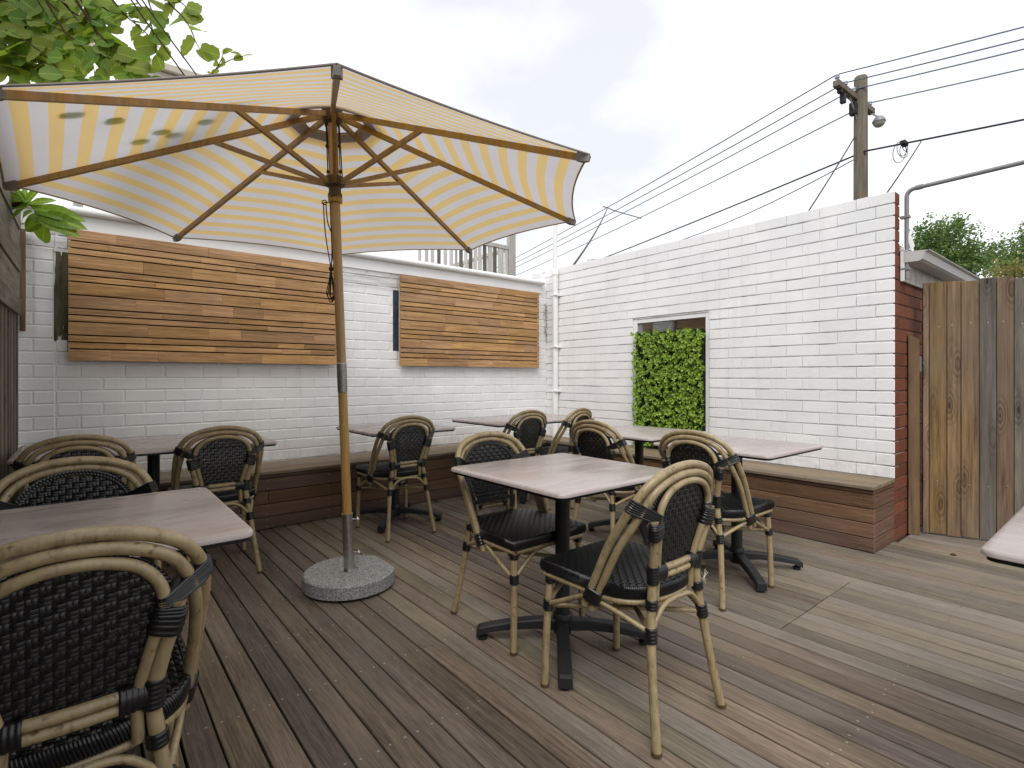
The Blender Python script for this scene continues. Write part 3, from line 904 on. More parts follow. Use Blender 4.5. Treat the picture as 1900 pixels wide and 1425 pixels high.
for yy in (1.2, 3.0, 4.47):
    MB().bevbox((-0.43, yy, -0.28), (-0.350, yy + .07, 2.15), 0.004).build('post', M['paling_grey'], lf)

# ------------------------------------------------------------------ right fence of palings, post
rf = thing('paling_gate', 'brown and grey timber paling fence beside the red brick end', 'fence', (4.66, 1.05, 0))
rng = random.Random(43)
fo = Vector((4.657, 1.046, 0)); fd = Vector((.316, -.949, 0)).normalized()
edges = [0.0, 0.036, 0.134, 0.210, 0.306, 0.395, 0.483, 0.58, 0.67, 0.77, 0.86, 0.96, 1.06, 1.16]
fm = Matrix(((fd.x, -fd.y * -1, 0, fo.x), (fd.y, fd.x, 0, fo.y), (0, 0, 1, 0), (0, 0, 0, 1)))
nrm = Vector((fd.y, -fd.x, 0))            # towards the yard
if nrm.dot(Vector((-1, 0, 0))) < 0: nrm = -nrm
for i, (a, b) in enumerate(zip(edges, edges[1:])):
    out = rng.uniform(-.003, .003)
    A = fo + fd * (a + .0016); Bp = fo + fd * (b - .0016)
    t0 = nrm * out; t1 = nrm * (out - .016)
    zt = 1.790 + rng.uniform(-.012, .012); zb = 0.006 + rng.uniform(0, .008)
    Mx = Matrix.Identity(4)
    ex = (Bp - A); L = ex.length; ex = ex / L
    Mx = Matrix(((ex.x, nrm.x, 0, A.x), (ex.y, nrm.y, 0, A.y), (0, 0, 1, 0), (0, 0, 0, 1)))
    grey = i in (3, 5, 8, 10)
    MB().bevbox((0, out - .016, zb), (L, out, zt), 0.0025, Mx).build('paling', M['paling_grey'] if (i in (4, 6)) else M['paling'], rf)
for i in range(11):
    Mx = Matrix(((fd.x, nrm.x, 0, fo.x), (fd.y, nrm.y, 0, fo.y), (0, 0, 1, 0), (0, 0, 0, 1)))
    MB().bevbox((i * .105, -.036, .02), (i * .105 + .104, -.0205, 1.77), .002, Mx).build('gap_blocking_paling', M['paling_grey'], rf)  # unseen layer added to stop light showing through the gaps
for z in (0.35, 1.45):
    Mx = Matrix(((fd.x, nrm.x, 0, fo.x), (fd.y, nrm.y, 0, fo.y), (0, 0, 1, 0), (0, 0, 0, 1)))
    MB().bevbox((0, -.080, z), (1.16, -.0375, z + .07), 0.003, Mx).build('rail', M['post'], rf)
nl = MB()
for (a, b) in zip(edges, edges[1:]):
    for z in (0.385, 1.485):
        c = fo + fd * ((a + b) / 2 + rng.uniform(-.012, .012)) + nrm * .0038 + Vector((0, 0, z + rng.uniform(-.012, .012)))
        nl.add([c + fd * (.0045 * math.cos(6.283 * k / 6)) + Vector((0, 0, .0045 * math.sin(6.283 * k / 6))) for k in range(6)], [tuple(range(6))])
nl.build('nails', M['screw'], rf, kind='stuff')
pp = thing('timber_post', 'slim brown timber post against the red brick end', 'post', (4.60, 1.08, 0))
m = MB()
m.add([(4.560, 1.106, 0.003), (4.592, 1.049, 0.003), (4.640, 1.062, 0.003), (4.610, 1.112, 0.003),
       (4.556, 1.106, 1.425), (4.588, 1.049, 1.39), (4.636, 1.062, 1.39), (4.606, 1.112, 1.425)],
      [(0, 3, 2, 1), (4, 5, 6, 7), (0, 1, 5, 4), (1, 2, 6, 5), (2, 3, 7, 6), (3, 0, 4, 7)])
m.build('post_shaft', M['post'], pp)
MB().bevbox((4.640, 1.052, 1.16), (4.652, 1.068, 1.27), 0.002).build('gate_latch', M['galv'], pp)

# ------------------------------------------------------------------ eave, gutter, conduit at the red end
ev = thing('eave', 'pale grey gutter and stained fascia above the red brick side', 'gutter', (4.6, 1.05, 1.78))
prof = [(0.0, 0.0), (-.085, 0.0), (-.105, .012), (-.112, .035), (-.118, .058), (-.140, .066), (-.140, .070), (-.112, .067), (-.104, .040), (-.096, .018), (-.08, .006), (-.006, .006), (-.006, .075), (0.0, .075)]
gx0, gx1 = 4.392, 6.6
gy, gz = 1.092, 1.912
m = MB(); n = len(prof)
m.add([(gx0, gy + a, gz + b) for a, b in prof] + [(gx1, gy + a, gz + b) for a, b in prof], [(i, (i + 1) % n, n + (i + 1) % n, n + i) for i in range(n)])
m.build('gutter', M['gutter'], ev)
m = MB(); m.add([(gx0 - .001, gy + a, gz + b) for a, b in [(0.0, 0.0), (-.085, 0.0), (-.105, .012), (-.112, .035), (-.118, .058), (-.140, .066), (0, .075)]], [(0, 1, 2, 3, 4, 5, 6)])
m.add([(gx0 + .004, gy + a, gz + b) for a, b in [(0.0, 0.0), (-.085, 0.0), (-.105, .012), (-.112, .035), (-.118, .058), (-.140, .066), (0, .075)]], [(6, 5, 4, 3, 2, 1, 0)])
m.build('end_cap', M['gutter'], ev)
MB().box((gx0 + .006, 1.0935, 1.785), (gx1, 1.112, 1.985)).build('fascia', M['soffit'], ev)
MB().bevbox((XR + .1065, 1.088, 1.785), (gx0 + .004, 1.113, 2.02), 0.002).build('end_board', M['white_trim'], ev)
m = MB(); m.add([(gx0, 1.07, 1.995), (gx1, 1.07, 1.995), (gx1, 2.4, 2.40), (gx0, 2.4, 2.40), (gx0, 1.07, 1.985), (gx1, 1.07, 1.985), (gx1, 2.4, 2.39), (gx0, 2.4, 2.39)], [(0, 1, 2, 3), (7, 6, 5, 4), (0, 4, 5, 1), (1, 5, 6, 2), (2, 6, 7, 3), (3, 7, 4, 0)])
m.build('roof_sheet', M['gutter'], ev)
m = MB(); m.add([(4.400, 1.078, 2.10), (4.410, 1.055, 1.99), (4.416, 1.035, 2.02), (4.408, 1.06, 2.12), (4.404, 1.082, 2.10), (4.414, 1.059, 1.99), (4.42, 1.039, 2.02), (4.412, 1.064, 2.12)], [(0, 1, 2, 3), (7, 6, 5, 4), (0, 4, 5, 1), (1, 5, 6, 2), (2, 6, 7, 3), (3, 7, 4, 0)])
m.build('flashing', M['white_sheet'], ev)
cd = thing('conduit_pipe', 'grey conduit bending over from the red brick wall end', 'pipe', (4.42, 1.08, 2.05))
pts = [(4.412, 1.080, 1.80), (4.412, 1.080, 2.37)] + [(4.412, 1.080 - .045 * (1 - math.cos(a)), 2.37 + .045 * math.sin(a)) for a in (.3, .6, .9, 1.2, 1.57)] + [(4.412, .5, 2.423), (4.412, -.4, 2.436), (4.412, -1.2, 2.44)]
auto(MB().tube(pts, 0.0145, 12).build('pipe', M['galv'], cd))
for z in (1.86, 2.22):
    MB().bevbox((4.392, 1.060, z), (4.432, 1.1165, z + .018), 0.002).build('clip', M['galv'], cd)
auto(MB().tube([(4.412, 1.03, 2.4155), (4.412, .99, 2.4165)], 0.018, 12).build('coupling', M['galv'], cd))

# ------------------------------------------------------------------ bistro chairs
def build_chair():
    t = thing('bistro_chair', 'bistro chair', 'chair', (0, 0, 0), 'woven bistro chairs on the deck')
    def mir(pts): return [Vector(p) for p in pts] + [Vector((-p[0], p[1], p[2])) for p in reversed(pts[:-1])]
    outer = catmull(mir([(-.203, .030, .366), (-.209, -.020, .470), (-.214, -.080, .590), (-.214, -.134, .675), (-.204, -.172, .736), (-.174, -.197, .786), (-.126, -.210, .816), (-.066, -.215, .833), (0, -.217, .839)]), 5)
    middle = catmull(mir([(-.195, .007, .356), (-.199, -.044, .460), (-.202, -.104, .576), (-.196, -.155, .655), (-.182, -.187, .715), (-.153, -.207, .765), (-.111, -.217, .793), (-.058, -.222, .809), (0, -.224, .814)]), 5)
    inner = catmull(mir([(-.098, -.170, .415), (-.096, -.175, .50), (-.112, -.190, .58), (-.130, -.207, .655), (-.1355, -.213, .694), (-.125, -.218, .732), (-.094, -.2235, .767), (-.048, -.227, .785), (0, -.228, .790)]), 5)
    def tb(name, pts, r, n=10, mat='bamboo', par=None):
        return auto(MB().tube(pts, r, n).build(name, M[mat], par or t), 60)
    tb('outer_loop', outer, .0134, 12); tb('middle_loop', middle, .0126, 12); tb('inner_arch', inner, .0114, 12)
    for s in (-1, 1):
        rear = catmull([(s * .182, -.236, 0.004), (s * .160, -.206, .18), (s * .143, -.187, .32), (s * .128, -.178, .42), (s * .121, -.178, .50), (s * .136, -.193, .58), (s * .154, -.208, .65), (s * .159, -.2095, .682)], 5)
        rears = rear
        lg = tb('leg', rear, [.0140 + .0007 * math.sin(i * .9) for i in range(len(rear))], 12)
        auto(MB().lathe([(.0135, 0), (.0158, .002), (.0158, .012)], 12, (s * .183, -.236, 0)).build('foot_cap', M['brass'], lg))
        fl_ = catmull([(s * .200, .231, 0.004), (s * .195, .227, .20), (s * .186, .217, .40), (s * .184, .215, .432)], 4)
        lg = tb('leg', fl_, .0138, 12)
        auto(MB().lathe([(.0135, 0), (.0156, .002), (.0156, .012)], 12, (s * .200, .231, 0)).build('foot_cap', M['brass'], lg))
    # cross bars under the back panel
    for z in (.5165, .4935):
        tb('crossbar', catmull([(-.110, -.178, z), (-.06, -.183, z), (0, -.186, z), (.06, -.183, z), (.110, -.178, z)], 4), .0112)
    # ring under the seat
    def outline(ins=0.0):
        P = [(-.207, .246), (-.207, .10), (-.201, -.03), (-.184, -.095), (-.148, -.139), (-.088, -.168), (0, -.180)]
        P = P + [(-a, b) for a, b in reversed(P[:-1])]
        P = [Vector((a * (1 - ins / .207), (b - .015) * (1 - ins / .225) + .015, 0)) for a, b in P]
        return P
    ring = catmull([(p.x, p.y, .409) for p in outline(.012)], 4)
    tb('seat_ring', ring, .0108)
    tb('seat_ring', [(-.19, .232, .409), (.19, .232, .409)], .0108)
    # braces
    for s in (-1, 1):
        tb('brace', catmull([(s * .193, .222, .300), (s * .196, .13, .345), (s * .194, .045, .388)], 3), .0088, 8)
        tb('brace', catmull([(s * .142, -.186, .330), (s * .172, -.09, .366), (s * .193, -.005, .392)], 3), .0088, 8)
        tb('stretcher', [(s * .190, .222, .296), (-s * .142, -.186, .322)] if s < 0 else [(s * .190, .222, .300), (.024, .018, .322), (-s * .142, -.186, .330)], .0092, 8)
    tb('arched_brace', catmull([(-.141, -.187, .328), (-.112, -.186, .368), (-.075, -.186, .398), (-.03, -.186, .407), (.03, -.186, .407), (.075, -.186, .398), (.112, -.186, .368), (.141, -.187, .328)], 4), .0085, 8)
    tb('arched_brace', catmull([(-.190, .222, .300), (-.13, .224, .352), (-.06, .224, .397), (.06, .224, .397), (.13, .224, .352), (.190, .222, .300)], 4), .0085, 8)
    # cord bindings
    def bind(p0, p1, ra, rb, wide, ribs):
        auto(MB().sleeve(p0, p1, ra, rb, wide, ribs).build('binding', M['black'], t), 80)
    for s in (-1, 1):
        fx = Vector((-s, 1, 1))
        def seg(path, i0, i1, k=9):
            out = []
            for q in range(k):
                t_ = i0 + (i1 - i0) * q / (k - 1); i_ = min(int(t_), len(path) - 2)
                v_ = path[i_].lerp(path[i_ + 1], t_ - i_); out.append(Vector((v_.x * -s, v_.y, v_.z)))
            return out
        rear_ = [Vector((-abs(q.x), q.y, q.z)) for q in rears]
        auto(MB().wrap([seg(outer, 17.2, 20.4), seg(middle, 17.7, 20.9), seg(inner, 19.4, 22.6)], [.0134, .0126, .0114], 6).build('binding', M['black'], t), 80)
        auto(MB().wrap([seg(rear_, 28.0, 34.6), seg(inner, 12.6, 17.4)], [.0140, .0114], 6).build('binding', M['black'], t), 80)
        auto(MB().wrap([seg(outer, 0.9, 3.2), seg(middle, 1.2, 3.6)], [.0134, .0126], 4).build('binding', M['black'], t), 80)
        bind((s * .121, -.180, .505), (s * .066, -.1835, .505), .0265, .0150, (0, 0, 1), 6)
        bind((s * .1200, -.178, .476), (s * .1235, -.180, .534), .0205, .0195, (1, 0, 0), 6)
        bind((s * .1300, -.1785, .398), (s * .1265, -.1780, .426), .0205, .0205, (1, 0, 0), 3)
        bind((s * .1455, -.1895, .303), (s * .1400, -.1850, .345), .0200, .0200, (1, 0, 0), 4)
        bind((s * .1860, .2170, .378), (s * .1838, .2150, .430), .0200, .0200, (1, 0, 0), 5)
        bind((s * .1915, .2230, .280), (s * .1895, .2210, .316), .0200, .0200, (1, 0, 0), 4)
    bind((.004, .018, .316), (.044, .018, .316), .020, .024, (0, 0, 1), 3)
    # ---- back panel weave
    pitch = .0178
    half = [(.520, .110), (.58, .123), (.62, .133), (.66, .141), (.695, .145), (.718, .141), (.740, .128), (.758, .111), (.774, .088), (.790, .050), (.796, 0.0)]
    def hw(z):
        if z <= half[0][0]: return half[0][1]
        for (a, b), (c, d) in zip(half, half[1:]):
            if z <= c: return b + (d - b) * (z - a) / (c - a)
        return 0
    def top(x):
        x = abs(x)
        for (a, b), (c, d) in zip(half[4:], half[5:]):
            if d <= x <= b: return a + (c - a) * (b - x) / (b - d + 1e-9)
        return .70
    def bot(x):
        x = abs(x)
        if x <= .110: return .520
        for (a, b), (c, d) in zip(half[:4], half[1:5]):
            if b <= x <= d: return a + (c - a) * (x - b) / (d - b)
        return .69
    def yc(x, z=.65):
        zz = [(.42, -.166), (.50, -.166), (.58, -.180), (.65, -.195), (.70, -.203), (.742, -.208), (.79, -.216)]
        v = zz[-1][1]
        for (a, b), (c, d) in zip(zz, zz[1:]):
            if z <= c: v = b + (d - b) * (z - a) / (c - a); break
        return v + .003 - .007 * (1 - (x / .145) ** 2)
    wv = MB()
    A = .0024
    ni = 9
    for i in range(-ni, ni + 1):
        for d in (-.0043, .0043):
            xx = i * pitch + d
            if abs(xx) > .150: continue
            zt = top(xx); zb = bot(xx)
            if abs(xx) > .144 or zt - zb < .02: continue
            pts = []
            nseg = max(3, int((zt - zb) / (pitch / 4)))
            for k in range(nseg + 1):
                z = zb + (zt - zb) * k / nseg
                pts.append((xx, yc(xx, z) + A * math.cos(math.pi * (z - .52) / pitch) * (1 if i % 2 == 0 else -1), z))
            wv.tube(pts, 1.0, 6, caps=False, flat=(.0014, .0041), ref=(0, 1, 0))
    for j in range(0, 15):
        for d in (-.0043, .0043):
            z = .520 + j * pitch + d
            w = hw(z) - .001
            if w < .02 or z < .518: continue
            nseg = max(2, int(2 * w / (pitch / 4)))
            pts = []
            for k in range(nseg + 1):
                xx = -w + 2 * w * k / nseg
                pts.append((xx, yc(xx, z) - A * math.cos(math.pi * xx / pitch) * (1 if j % 2 == 0 else -1), z))
            wv.tube(pts, 1.0, 6, caps=False, flat=(.0014, .0041), ref=(0, 1, 0))
    bk = auto(wv.build('woven_back', M['black'], t, kind='stuff'), 70)
    # plaited border round the panel
    path = [Vector((-hw(z), yc(hw(z), z) + .004, z)) for z in (.522, .56, .60, .64, .67, .695, .718, .740, .758, .774, .790)]
    path = catmull([*path, (0, yc(0, .796) + .004, .796), *[(-p.x, p.y, p.z) for p in reversed(path)]], 6)
    pl = MB()
    def plait(path, rad, turns_per_m, r):
        L = 0; acc = [0]
        for a, b in zip(path, path[1:]): L += (b - a).length; acc.append(L)
        for ph in (0, 2.094, 4.189):
            pts = []
            n = int(L * 330)
            for k in range(n + 1):
                s_ = L * k / n
                i = 0
                while i < len(acc) - 2 and acc[i + 1] < s_: i += 1
                f = (s_ - acc[i]) / max(1e-9, acc[i + 1] - acc[i])
                p = path[i].lerp(path[i + 1], f); T = (path[i + 1] - path[i]).normalized()
                nn = Vector((0, 1, 0)); sd = T.cross(nn)
                a = s_ * turns_per_m * 6.283 + ph
                pts.append(p + sd * (rad * math.cos(a)) + nn * (rad * .75 * math.sin(2 * a) * .6))
            pl.tube(pts, r, 5, caps=False, flat=(.6, 1.1), ref=(0, 1, 0))
    plait(path, .0058, 34, .0040)
    plait([Vector((-.110 + .220 * k / 30, yc(-.110 + .220 * k / 30, .525) + .004, .525)) for k in range(31)], .0058, 34, .0040)
    auto(pl.build('plaited_border', M['black'], t, kind='stuff'), 70)
    # ---- seat
    O = catmull([(p.x, p.y, 0) for p in outline(0)], 4)
    O = O
    def slab(zs):
        m = MB(); n = len(O); vs = []
        for (z, ins) in zs:
            for p in O: vs.append((p.x * (1 - ins / .207), (p.y - .015) * (1 - ins / .225) + .015, z))
        fs = [(i * n + k, i * n + (k + 1) % n, (i + 1) * n + (k + 1) % n, (i + 1) * n + k) for i in range(len(zs) - 1) for k in range(n)]
        fs += [tuple(reversed(range(n))), tuple((len(zs) - 1) * n + k for k in range(n))]
        m.add(vs, fs); return m
    seat = auto(slab([(.420, .008), (.424, .004), (.450, .004), (.456, .008), (.4575, .02)]).build('seat', M['black'], t), 50)
    sv = MB(); ps = .0168
    def yrange(x):
        ax = abs(x)
        for a, b in zip(O, O[1:]):
            if a.x <= 0 and min(abs(a.x), abs(b.x)) <= ax <= max(abs(a.x), abs(b.x)) and a.y < .09:
                f = (ax - abs(a.x)) / (abs(b.x) - abs(a.x) + 1e-9); return a.y + (b.y - a.y) * f
        return -.04 if ax > .19 else -.180
    def xr(y):
        best = .207
        for a, b in zip(O, O[1:]):
            if a.x <= 0 and min(a.y, b.y) <= y <= max(a.y, b.y):
                f = (y - a.y) / (b.y - a.y + 1e-9); best = abs(a.x + (b.x - a.x) * f); break
        return best
    def zs(x, y):
        e = min(xr(y) - abs(x), .246 - y, y + .181)
        return .4590 + .0035 * min(1, max(0, e) / .05)
    As = .0025
    for i in range(-12, 13):
        for d in (-.0040, .0040):
            xx = i * ps + d
            if abs(xx) > .202: continue
            y0, y1 = yrange(xx) + .002, .244
            n = int((y1 - y0) / (ps / 4)); pts = []
            for k in range(n + 1):
                yy = y0 + (y1 - y0) * k / n
                pts.append((xx, yy, zs(xx, yy) + As * math.cos(math.pi * yy / ps) * (1 if i % 2 == 0 else -1)))
            sv.tube(pts, 1.0, 5, caps=False, flat=(.0014, .0039), ref=(0, 0, 1))
    for j in range(-13, 15):
        for d in (-.0040, .0040):
            yy = j * ps + d
            if yy > .243 or yy < -.176: continue
            w = xr(yy) - .002
            n = max(2, int(2 * w / (ps / 4))); pts = []
            for k in range(n + 1):
                xx = -w + 2 * w * k / n
                pts.append((xx, yy, zs(xx, yy) - As * math.cos(math.pi * xx / ps) * (1 if j % 2 == 0 else -1)))
            sv.tube(pts, 1.0, 5, caps=False, flat=(.0014, .0039), ref=(0, 0, 1))
    # slanting strands round the rim
    per = O + [O[0]]
    L = 0; acc = [0]
    for a, b in zip(per, per[1:]): L += (b - a).length; acc.append(L)
    nst = int(L / .0062)
    def on(s_):
        s_ %= L; i = 0
        while i < len(acc) - 2 and acc[i + 1] < s_: i += 1
        f = (s_ - acc[i]) / max(1e-9, acc[i + 1] - acc[i]); return per[i].lerp(per[i + 1], f)
    for k in range(nst):
        s0 = L * k / nst
        lean = .013
        pts = []
        for (z, ds, ins) in ((.4600, 0, .010), (.4570, .1, .002), (.448, .35, -.001), (.434, .7, -.001), (.4215, 1, .003)):
            p = on(s0 + lean * ds); pts.append((p.x * (1 - ins / .207), (p.y - .015) * (1 - ins / .225) + .015, z))
        sv.tube(pts, .0033, 5, caps=False)
    auto(sv.build('seat_weave', M['black'], seat, kind='stuff'), 70)
    return t
chair0 = build_chair()
chairs = [  # x, y, facing (deg, 0 = +y), label
    (1.495, 1.165, 0, 'bistro chair with frayed white string on its back, drawn up to the centre table'),
    (1.545, 1.865, 180, 'bistro chair showing its woven front, across the centre table'),
    (2.610, 1.490, -90, 'bistro chair at the square table nearest the boarded bench end'),
    (2.690, 2.235, -90, 'bistro chair at the square table in front of the leafy screen'),
    (1.780, 3.520, 0, 'bistro chair standing alone at the square table behind the umbrella base'),
    (2.860, 3.470, 0, 'bistro chair squarely at the long table under the smaller slatted panel'),
    (3.350, 3.390, 11, 'bistro chair turned askew at the long table near the corner downpipe'),
    (0.600, 3.475, 0, 'bistro chair at the long table below the large slatted panel, nearer the umbrella pole'),
    (-0.020, 3.400, 0, 'bistro chair at the long table below the large slatted panel, nearer the paling fence'),
    (-0.020, 2.080, 180, 'bistro chair facing over the pale table by the paling fence, woven front showing'),
    (-0.015, 1.415, 0, 'bistro chair with its dark back turned, at the pale table by the paling fence'),
]
for i, (x, y, a, lab) in enumerate(chairs):
    o = chair0 if i == 0 else copy_tree(chair0)
    o.location = (x, y, 0.001); o.rotation_euler = (0, 0, R_(a)); o['label'] = lab
st = MB()
rng = random.Random(2)
b0 = Vector((1.622, .985, .495))
for k in range(3):
    st.tube([b0, b0 + Vector((.006, -.010, -.035)), b0 + Vector((.025, -.01, -.062)), b0 + Vector((.050 + k * .008, .0, -.040 - k * .008))], .0007, 4)
for k in range(8):
    st.tube([b0 + Vector((.025, -.01, -.061)), b0 + Vector((.025 + rng.uniform(-.018, .018), -.01 + rng.uniform(-.015, .015), -.072 + rng.uniform(-.008, .010)))], .0006, 4)
tag(st.build('string', M['string']), 'frayed white string hanging from the back of the centre chair', 'string')

# ------------------------------------------------------------------ tables
def build_table(w, d, wide=False):
    t = thing('cafe_table', 'cafe table', 'table', (0, 0, 0), 'cafe tables on the deck')
    hx, hy = w / 2, d / 2
    def rrect(ins, cr=.035, n=5):
        P = []
        r = max(.004, cr - ins)
        for (sx, sy, a0) in ((1, 1, 0), (-1, 1, 90), (-1, -1, 180), (1, -1, 270)):
            for k in range(n + 1):
                a = R_(a0 + 90 * k / n)
                P.append((sx * (hx - ins - r) + r * math.cos(a), sy * (hy - ins - r) + r * math.sin(a)))
        return P
    def stack(zs, cr=.035):
        m = MB(); vs = []
        for z, ins in zs: vs += [(a, b, z) for a, b in rrect(ins, cr)]
        n = len(rrect(0)); 
        fs = [(i * n + k, i * n + (k + 1) % n, (i + 1) * n + (k + 1) % n, (i + 1) * n + k) for i in range(len(zs) - 1) for k in range(n)]
        fs += [tuple(reversed(range(n))), tuple((len(zs) - 1) * n + k for k in range(n))]
        m.add(vs, fs); return m
    auto(stack([(.7125, .004), (.715, .0), (.722, .0), (.7275, .003), (.730, .009)]).build('table_top', M['top'], t), 50)
    stack([(.703, .010), (.7122, .010)]).build('underside', M['edge'], t)
    def leg(cx):
        auto(MB().lathe([(.031, .10), (.031, .69)], 20, (cx, 0, 0)).build('column', M['black_metal'], t))
        auto(MB().lathe([(.036, .095), (.041, .10), (.041, .118), (.036, .124)], 20, (cx, 0, 0)).build('collar', M['black_metal'], t))
        auto(MB().lathe([(.034, .035), (.037, .04), (.037, .094)], 20, (cx, 0, 0)).build('hub', M['black_metal'], t))
        MB().bevbox((cx - .15, -.022, .688), (cx + .15, .022, .7025), .004).build('top_bracket', M['black_metal'], t)
        MB().bevbox((cx - .021, -.15, .680), (cx + .021, .15, .7022), .004).build('top_bracket', M['black_metal'], t)
        for q in range(4):
            a = R_(45 + 90 * q + 2)
            Mx = Matrix.Translation((cx, 0, 0)) @ Matrix.Rotation(a, 4, 'Z')
            m = MB(); vs = []; secs = [(.030, .056, .100, .026), (.12, .060, .096, .0265), (.22, .052, .084, .027), (.31, .038, .066, .027), (.352, .024, .056, .027), (.365, .012, .048, .026)]
            for (rr_, zl, zh, w_) in secs:
                vs += [(rr_, -w_, zl), (rr_, w_, zl), (rr_, w_ * .92, zh - .006), (rr_, w_ * .78, zh), (rr_, -w_ * .78, zh), (rr_, -w_ * .92, zh - .006)]
            fs = [(i * 6 + k, i * 6 + (k + 1) % 6, (i + 1) * 6 + (k + 1) % 6, (i + 1) * 6 + k) for i in range(len(secs) - 1) for k in range(6)]
            fs += [tuple(reversed(range(6))), tuple((len(secs) - 1) * 6 + k for k in range(6))]
            m.add([Mx @ Vector(p) for p in vs], fs)
            arm = m.build('base_arm', M['black_metal'], t)
            auto(MB().lathe([(.018, 0), (.021, .003), (.021, .014), (.010, .018), (.010, .034)], 12, Mx @ Vector((.340, 0, .001))).build('foot', M['edge'], arm))
    if wide: leg(0)
    else: leg(0)
    return t
tb0 = build_table(.70, .70)
tb1 = build_table(1.20, .74, True)
tables = [
    (tb0, 1.575, 1.588, 0, 'square pale wood-grain cafe table with a chair on either side, centre of deck'),
    (tb0, 2.970, 1.548, 0, 'square cafe table beside the boarded end of the reddish bench'),
    (tb0, 3.120, 2.360, 90, 'square cafe table in front of the leafy green screen'),
    (tb0, 1.895, 3.765, 0, 'square cafe table behind the umbrella base, one chair at it'),
    (tb1, 3.250, 3.785, 0, 'long cafe table in the corner under the smaller slatted panel'),
    (tb1, 0.322, 3.735, 0, 'long cafe table below the large slatted panel by the fence corner'),
    (tb0, 0.026, 1.793, 0, 'pale cafe table between two chairs by the old paling fence'),
    (tb0, 1.925, -0.097, 90, 'cafe table without chairs standing on the bare deck near the paling gate'),
]
used = set()
for (src, x, y, a, lab) in tables:
    o = copy_tree(src) if id(src) in used else src
    used.add(id(src))
    o.location = (x, y, 0.001); o.rotation_euler = (0, 0, R_(a)); o['label'] = lab
    if 'between two chairs' in lab: o.scale = (.90, 1, 1)

# ------------------------------------------------------------------ umbrella
UB = Vector((1.109, 2.740, 0.09))
UA = Vector((-.045, -.016, 1)).normalized()
HU = UB + UA * 2.405; HL = UB + UA * 2.032
UR, UDROP, UPHI = 1.382, .472, R_(249.43)
E1 = Vector((0, 1, 0)).cross(UA).normalized(); E2 = UA.cross(E1)
def radial(k): 
    a = UPHI - k * math.pi / 4
    return E1 * math.cos(a) + E2 * math.sin(a)
um = thing('patio_umbrella', 'yellow and white striped patio umbrella with timber ribs and pole', 'umbrella', tuple(UB))
auto(MB().tube([UB - UA * .02, UB + UA * 0.95], .0235, 18).build('pole', M['beech'], um))
auto(MB().tube([UB + UA * .952, UB + UA * 1.105], .0255, 18).build('ferrule', M['ferrule'], um))
auto(MB().tube([UB + UA * 1.107, UB + UA * 2.46], .0235, 18).build('pole', M['beech'], um))
RQ = UA.to_track_quat('Z', 'Y').to_matrix().to_4x4()
def hub(c, prof, name, mat): return auto(MB().lathe(prof, 24, c, RQ).build(name, M[mat], um))
hub(HU, [(.030, -.055), (.048, -.045), (.052, -.01), (.052, .022), (.040, .035), (.026, .06)], 'top_hub', 'brass')
hub(HL, [(.030, -.07), (.036, -.066), (.036, -.045), (.031, -.035), (.031, -.01), (.050, .0), (.052, .03), (.046, .045), (.030, .048)], 'runner', 'brass')
hub(UB + UA * 1.965, [(.034, -.02), (.036, -.012), (.036, .012), (.033, .02)], 'runner', 'beech')
JF = .38
def rib_pt(k, f): return HU + radial(k) * (.045 + (UR - .045) * f) - UA * (UDROP * f)
for k in range(8):
    a, b = rib_pt(k, 0), rib_pt(k, 1.0)
    d = (b - a).normalized(); sd = UA.cross(radial(k)).normalized(); up = d.cross(sd); up = up if up.dot(UA) > 0 else -up
    m = MB(); w, h = .0095, .0125
    lo = up * -.018
    vs = []
    for p in (a, b - d * .015):
        for (i, j) in ((-1, -1), (1, -1), (1, 1), (-1, 1)): vs.append(p + lo + sd * (w * i) + up * (h * j))
    m.add(vs, [(0, 1, 2, 3), (7, 6, 5, 4), (0, 4, 5, 1), (1, 5, 6, 2), (2, 6, 7, 3), (3, 7, 4, 0)])
    rb = m.build('rib', M['beech'], um)
    q = a.lerp(b, JF) + up * -.03
    s0 = HL + radial(k) * .046 + UA * .012
    sdv = (q - s0).normalized(); up2 = sdv.cross(sd)
    m = MB(); vs = []
    for p in (s0, q + sdv * .018):
        for (i, j) in ((-1, -1), (1, -1), (1, 1), (-1, 1)): vs.append(p + sd * (.0085 * i) + up2 * (.0105 * j))
    m.add(vs, [(0, 1, 2, 3), (7, 6, 5, 4), (0, 4, 5, 1), (1, 5, 6, 2), (2, 6, 7, 3), (3, 7, 4, 0)])
    m.build('strut', M['beech'], um)
    # fabric pocket on the rib tip
    m = MB(); vs = []
    for p, ww, hh in ((b - d * .050, .016, .016), (b - d * .02, .014, .018), (b + d * .006, .008, .011)):
        for (i, j) in ((-1, -1), (1, -1), (1, 1), (-1, 1)): vs.append(p + lo * .9 + sd * (ww * i) + up * (hh * j))
    m.add(vs, [(0, 1, 2, 3), (11, 10, 9, 8)] + [(o_ + i, o_ + 4 + i, o_ + 4 + (i + 1) % 4, o_ + (i + 1) % 4) for o_ in (0, 4) for i in range(4)])
    m.build('tip_pocket', M['hem'], um)
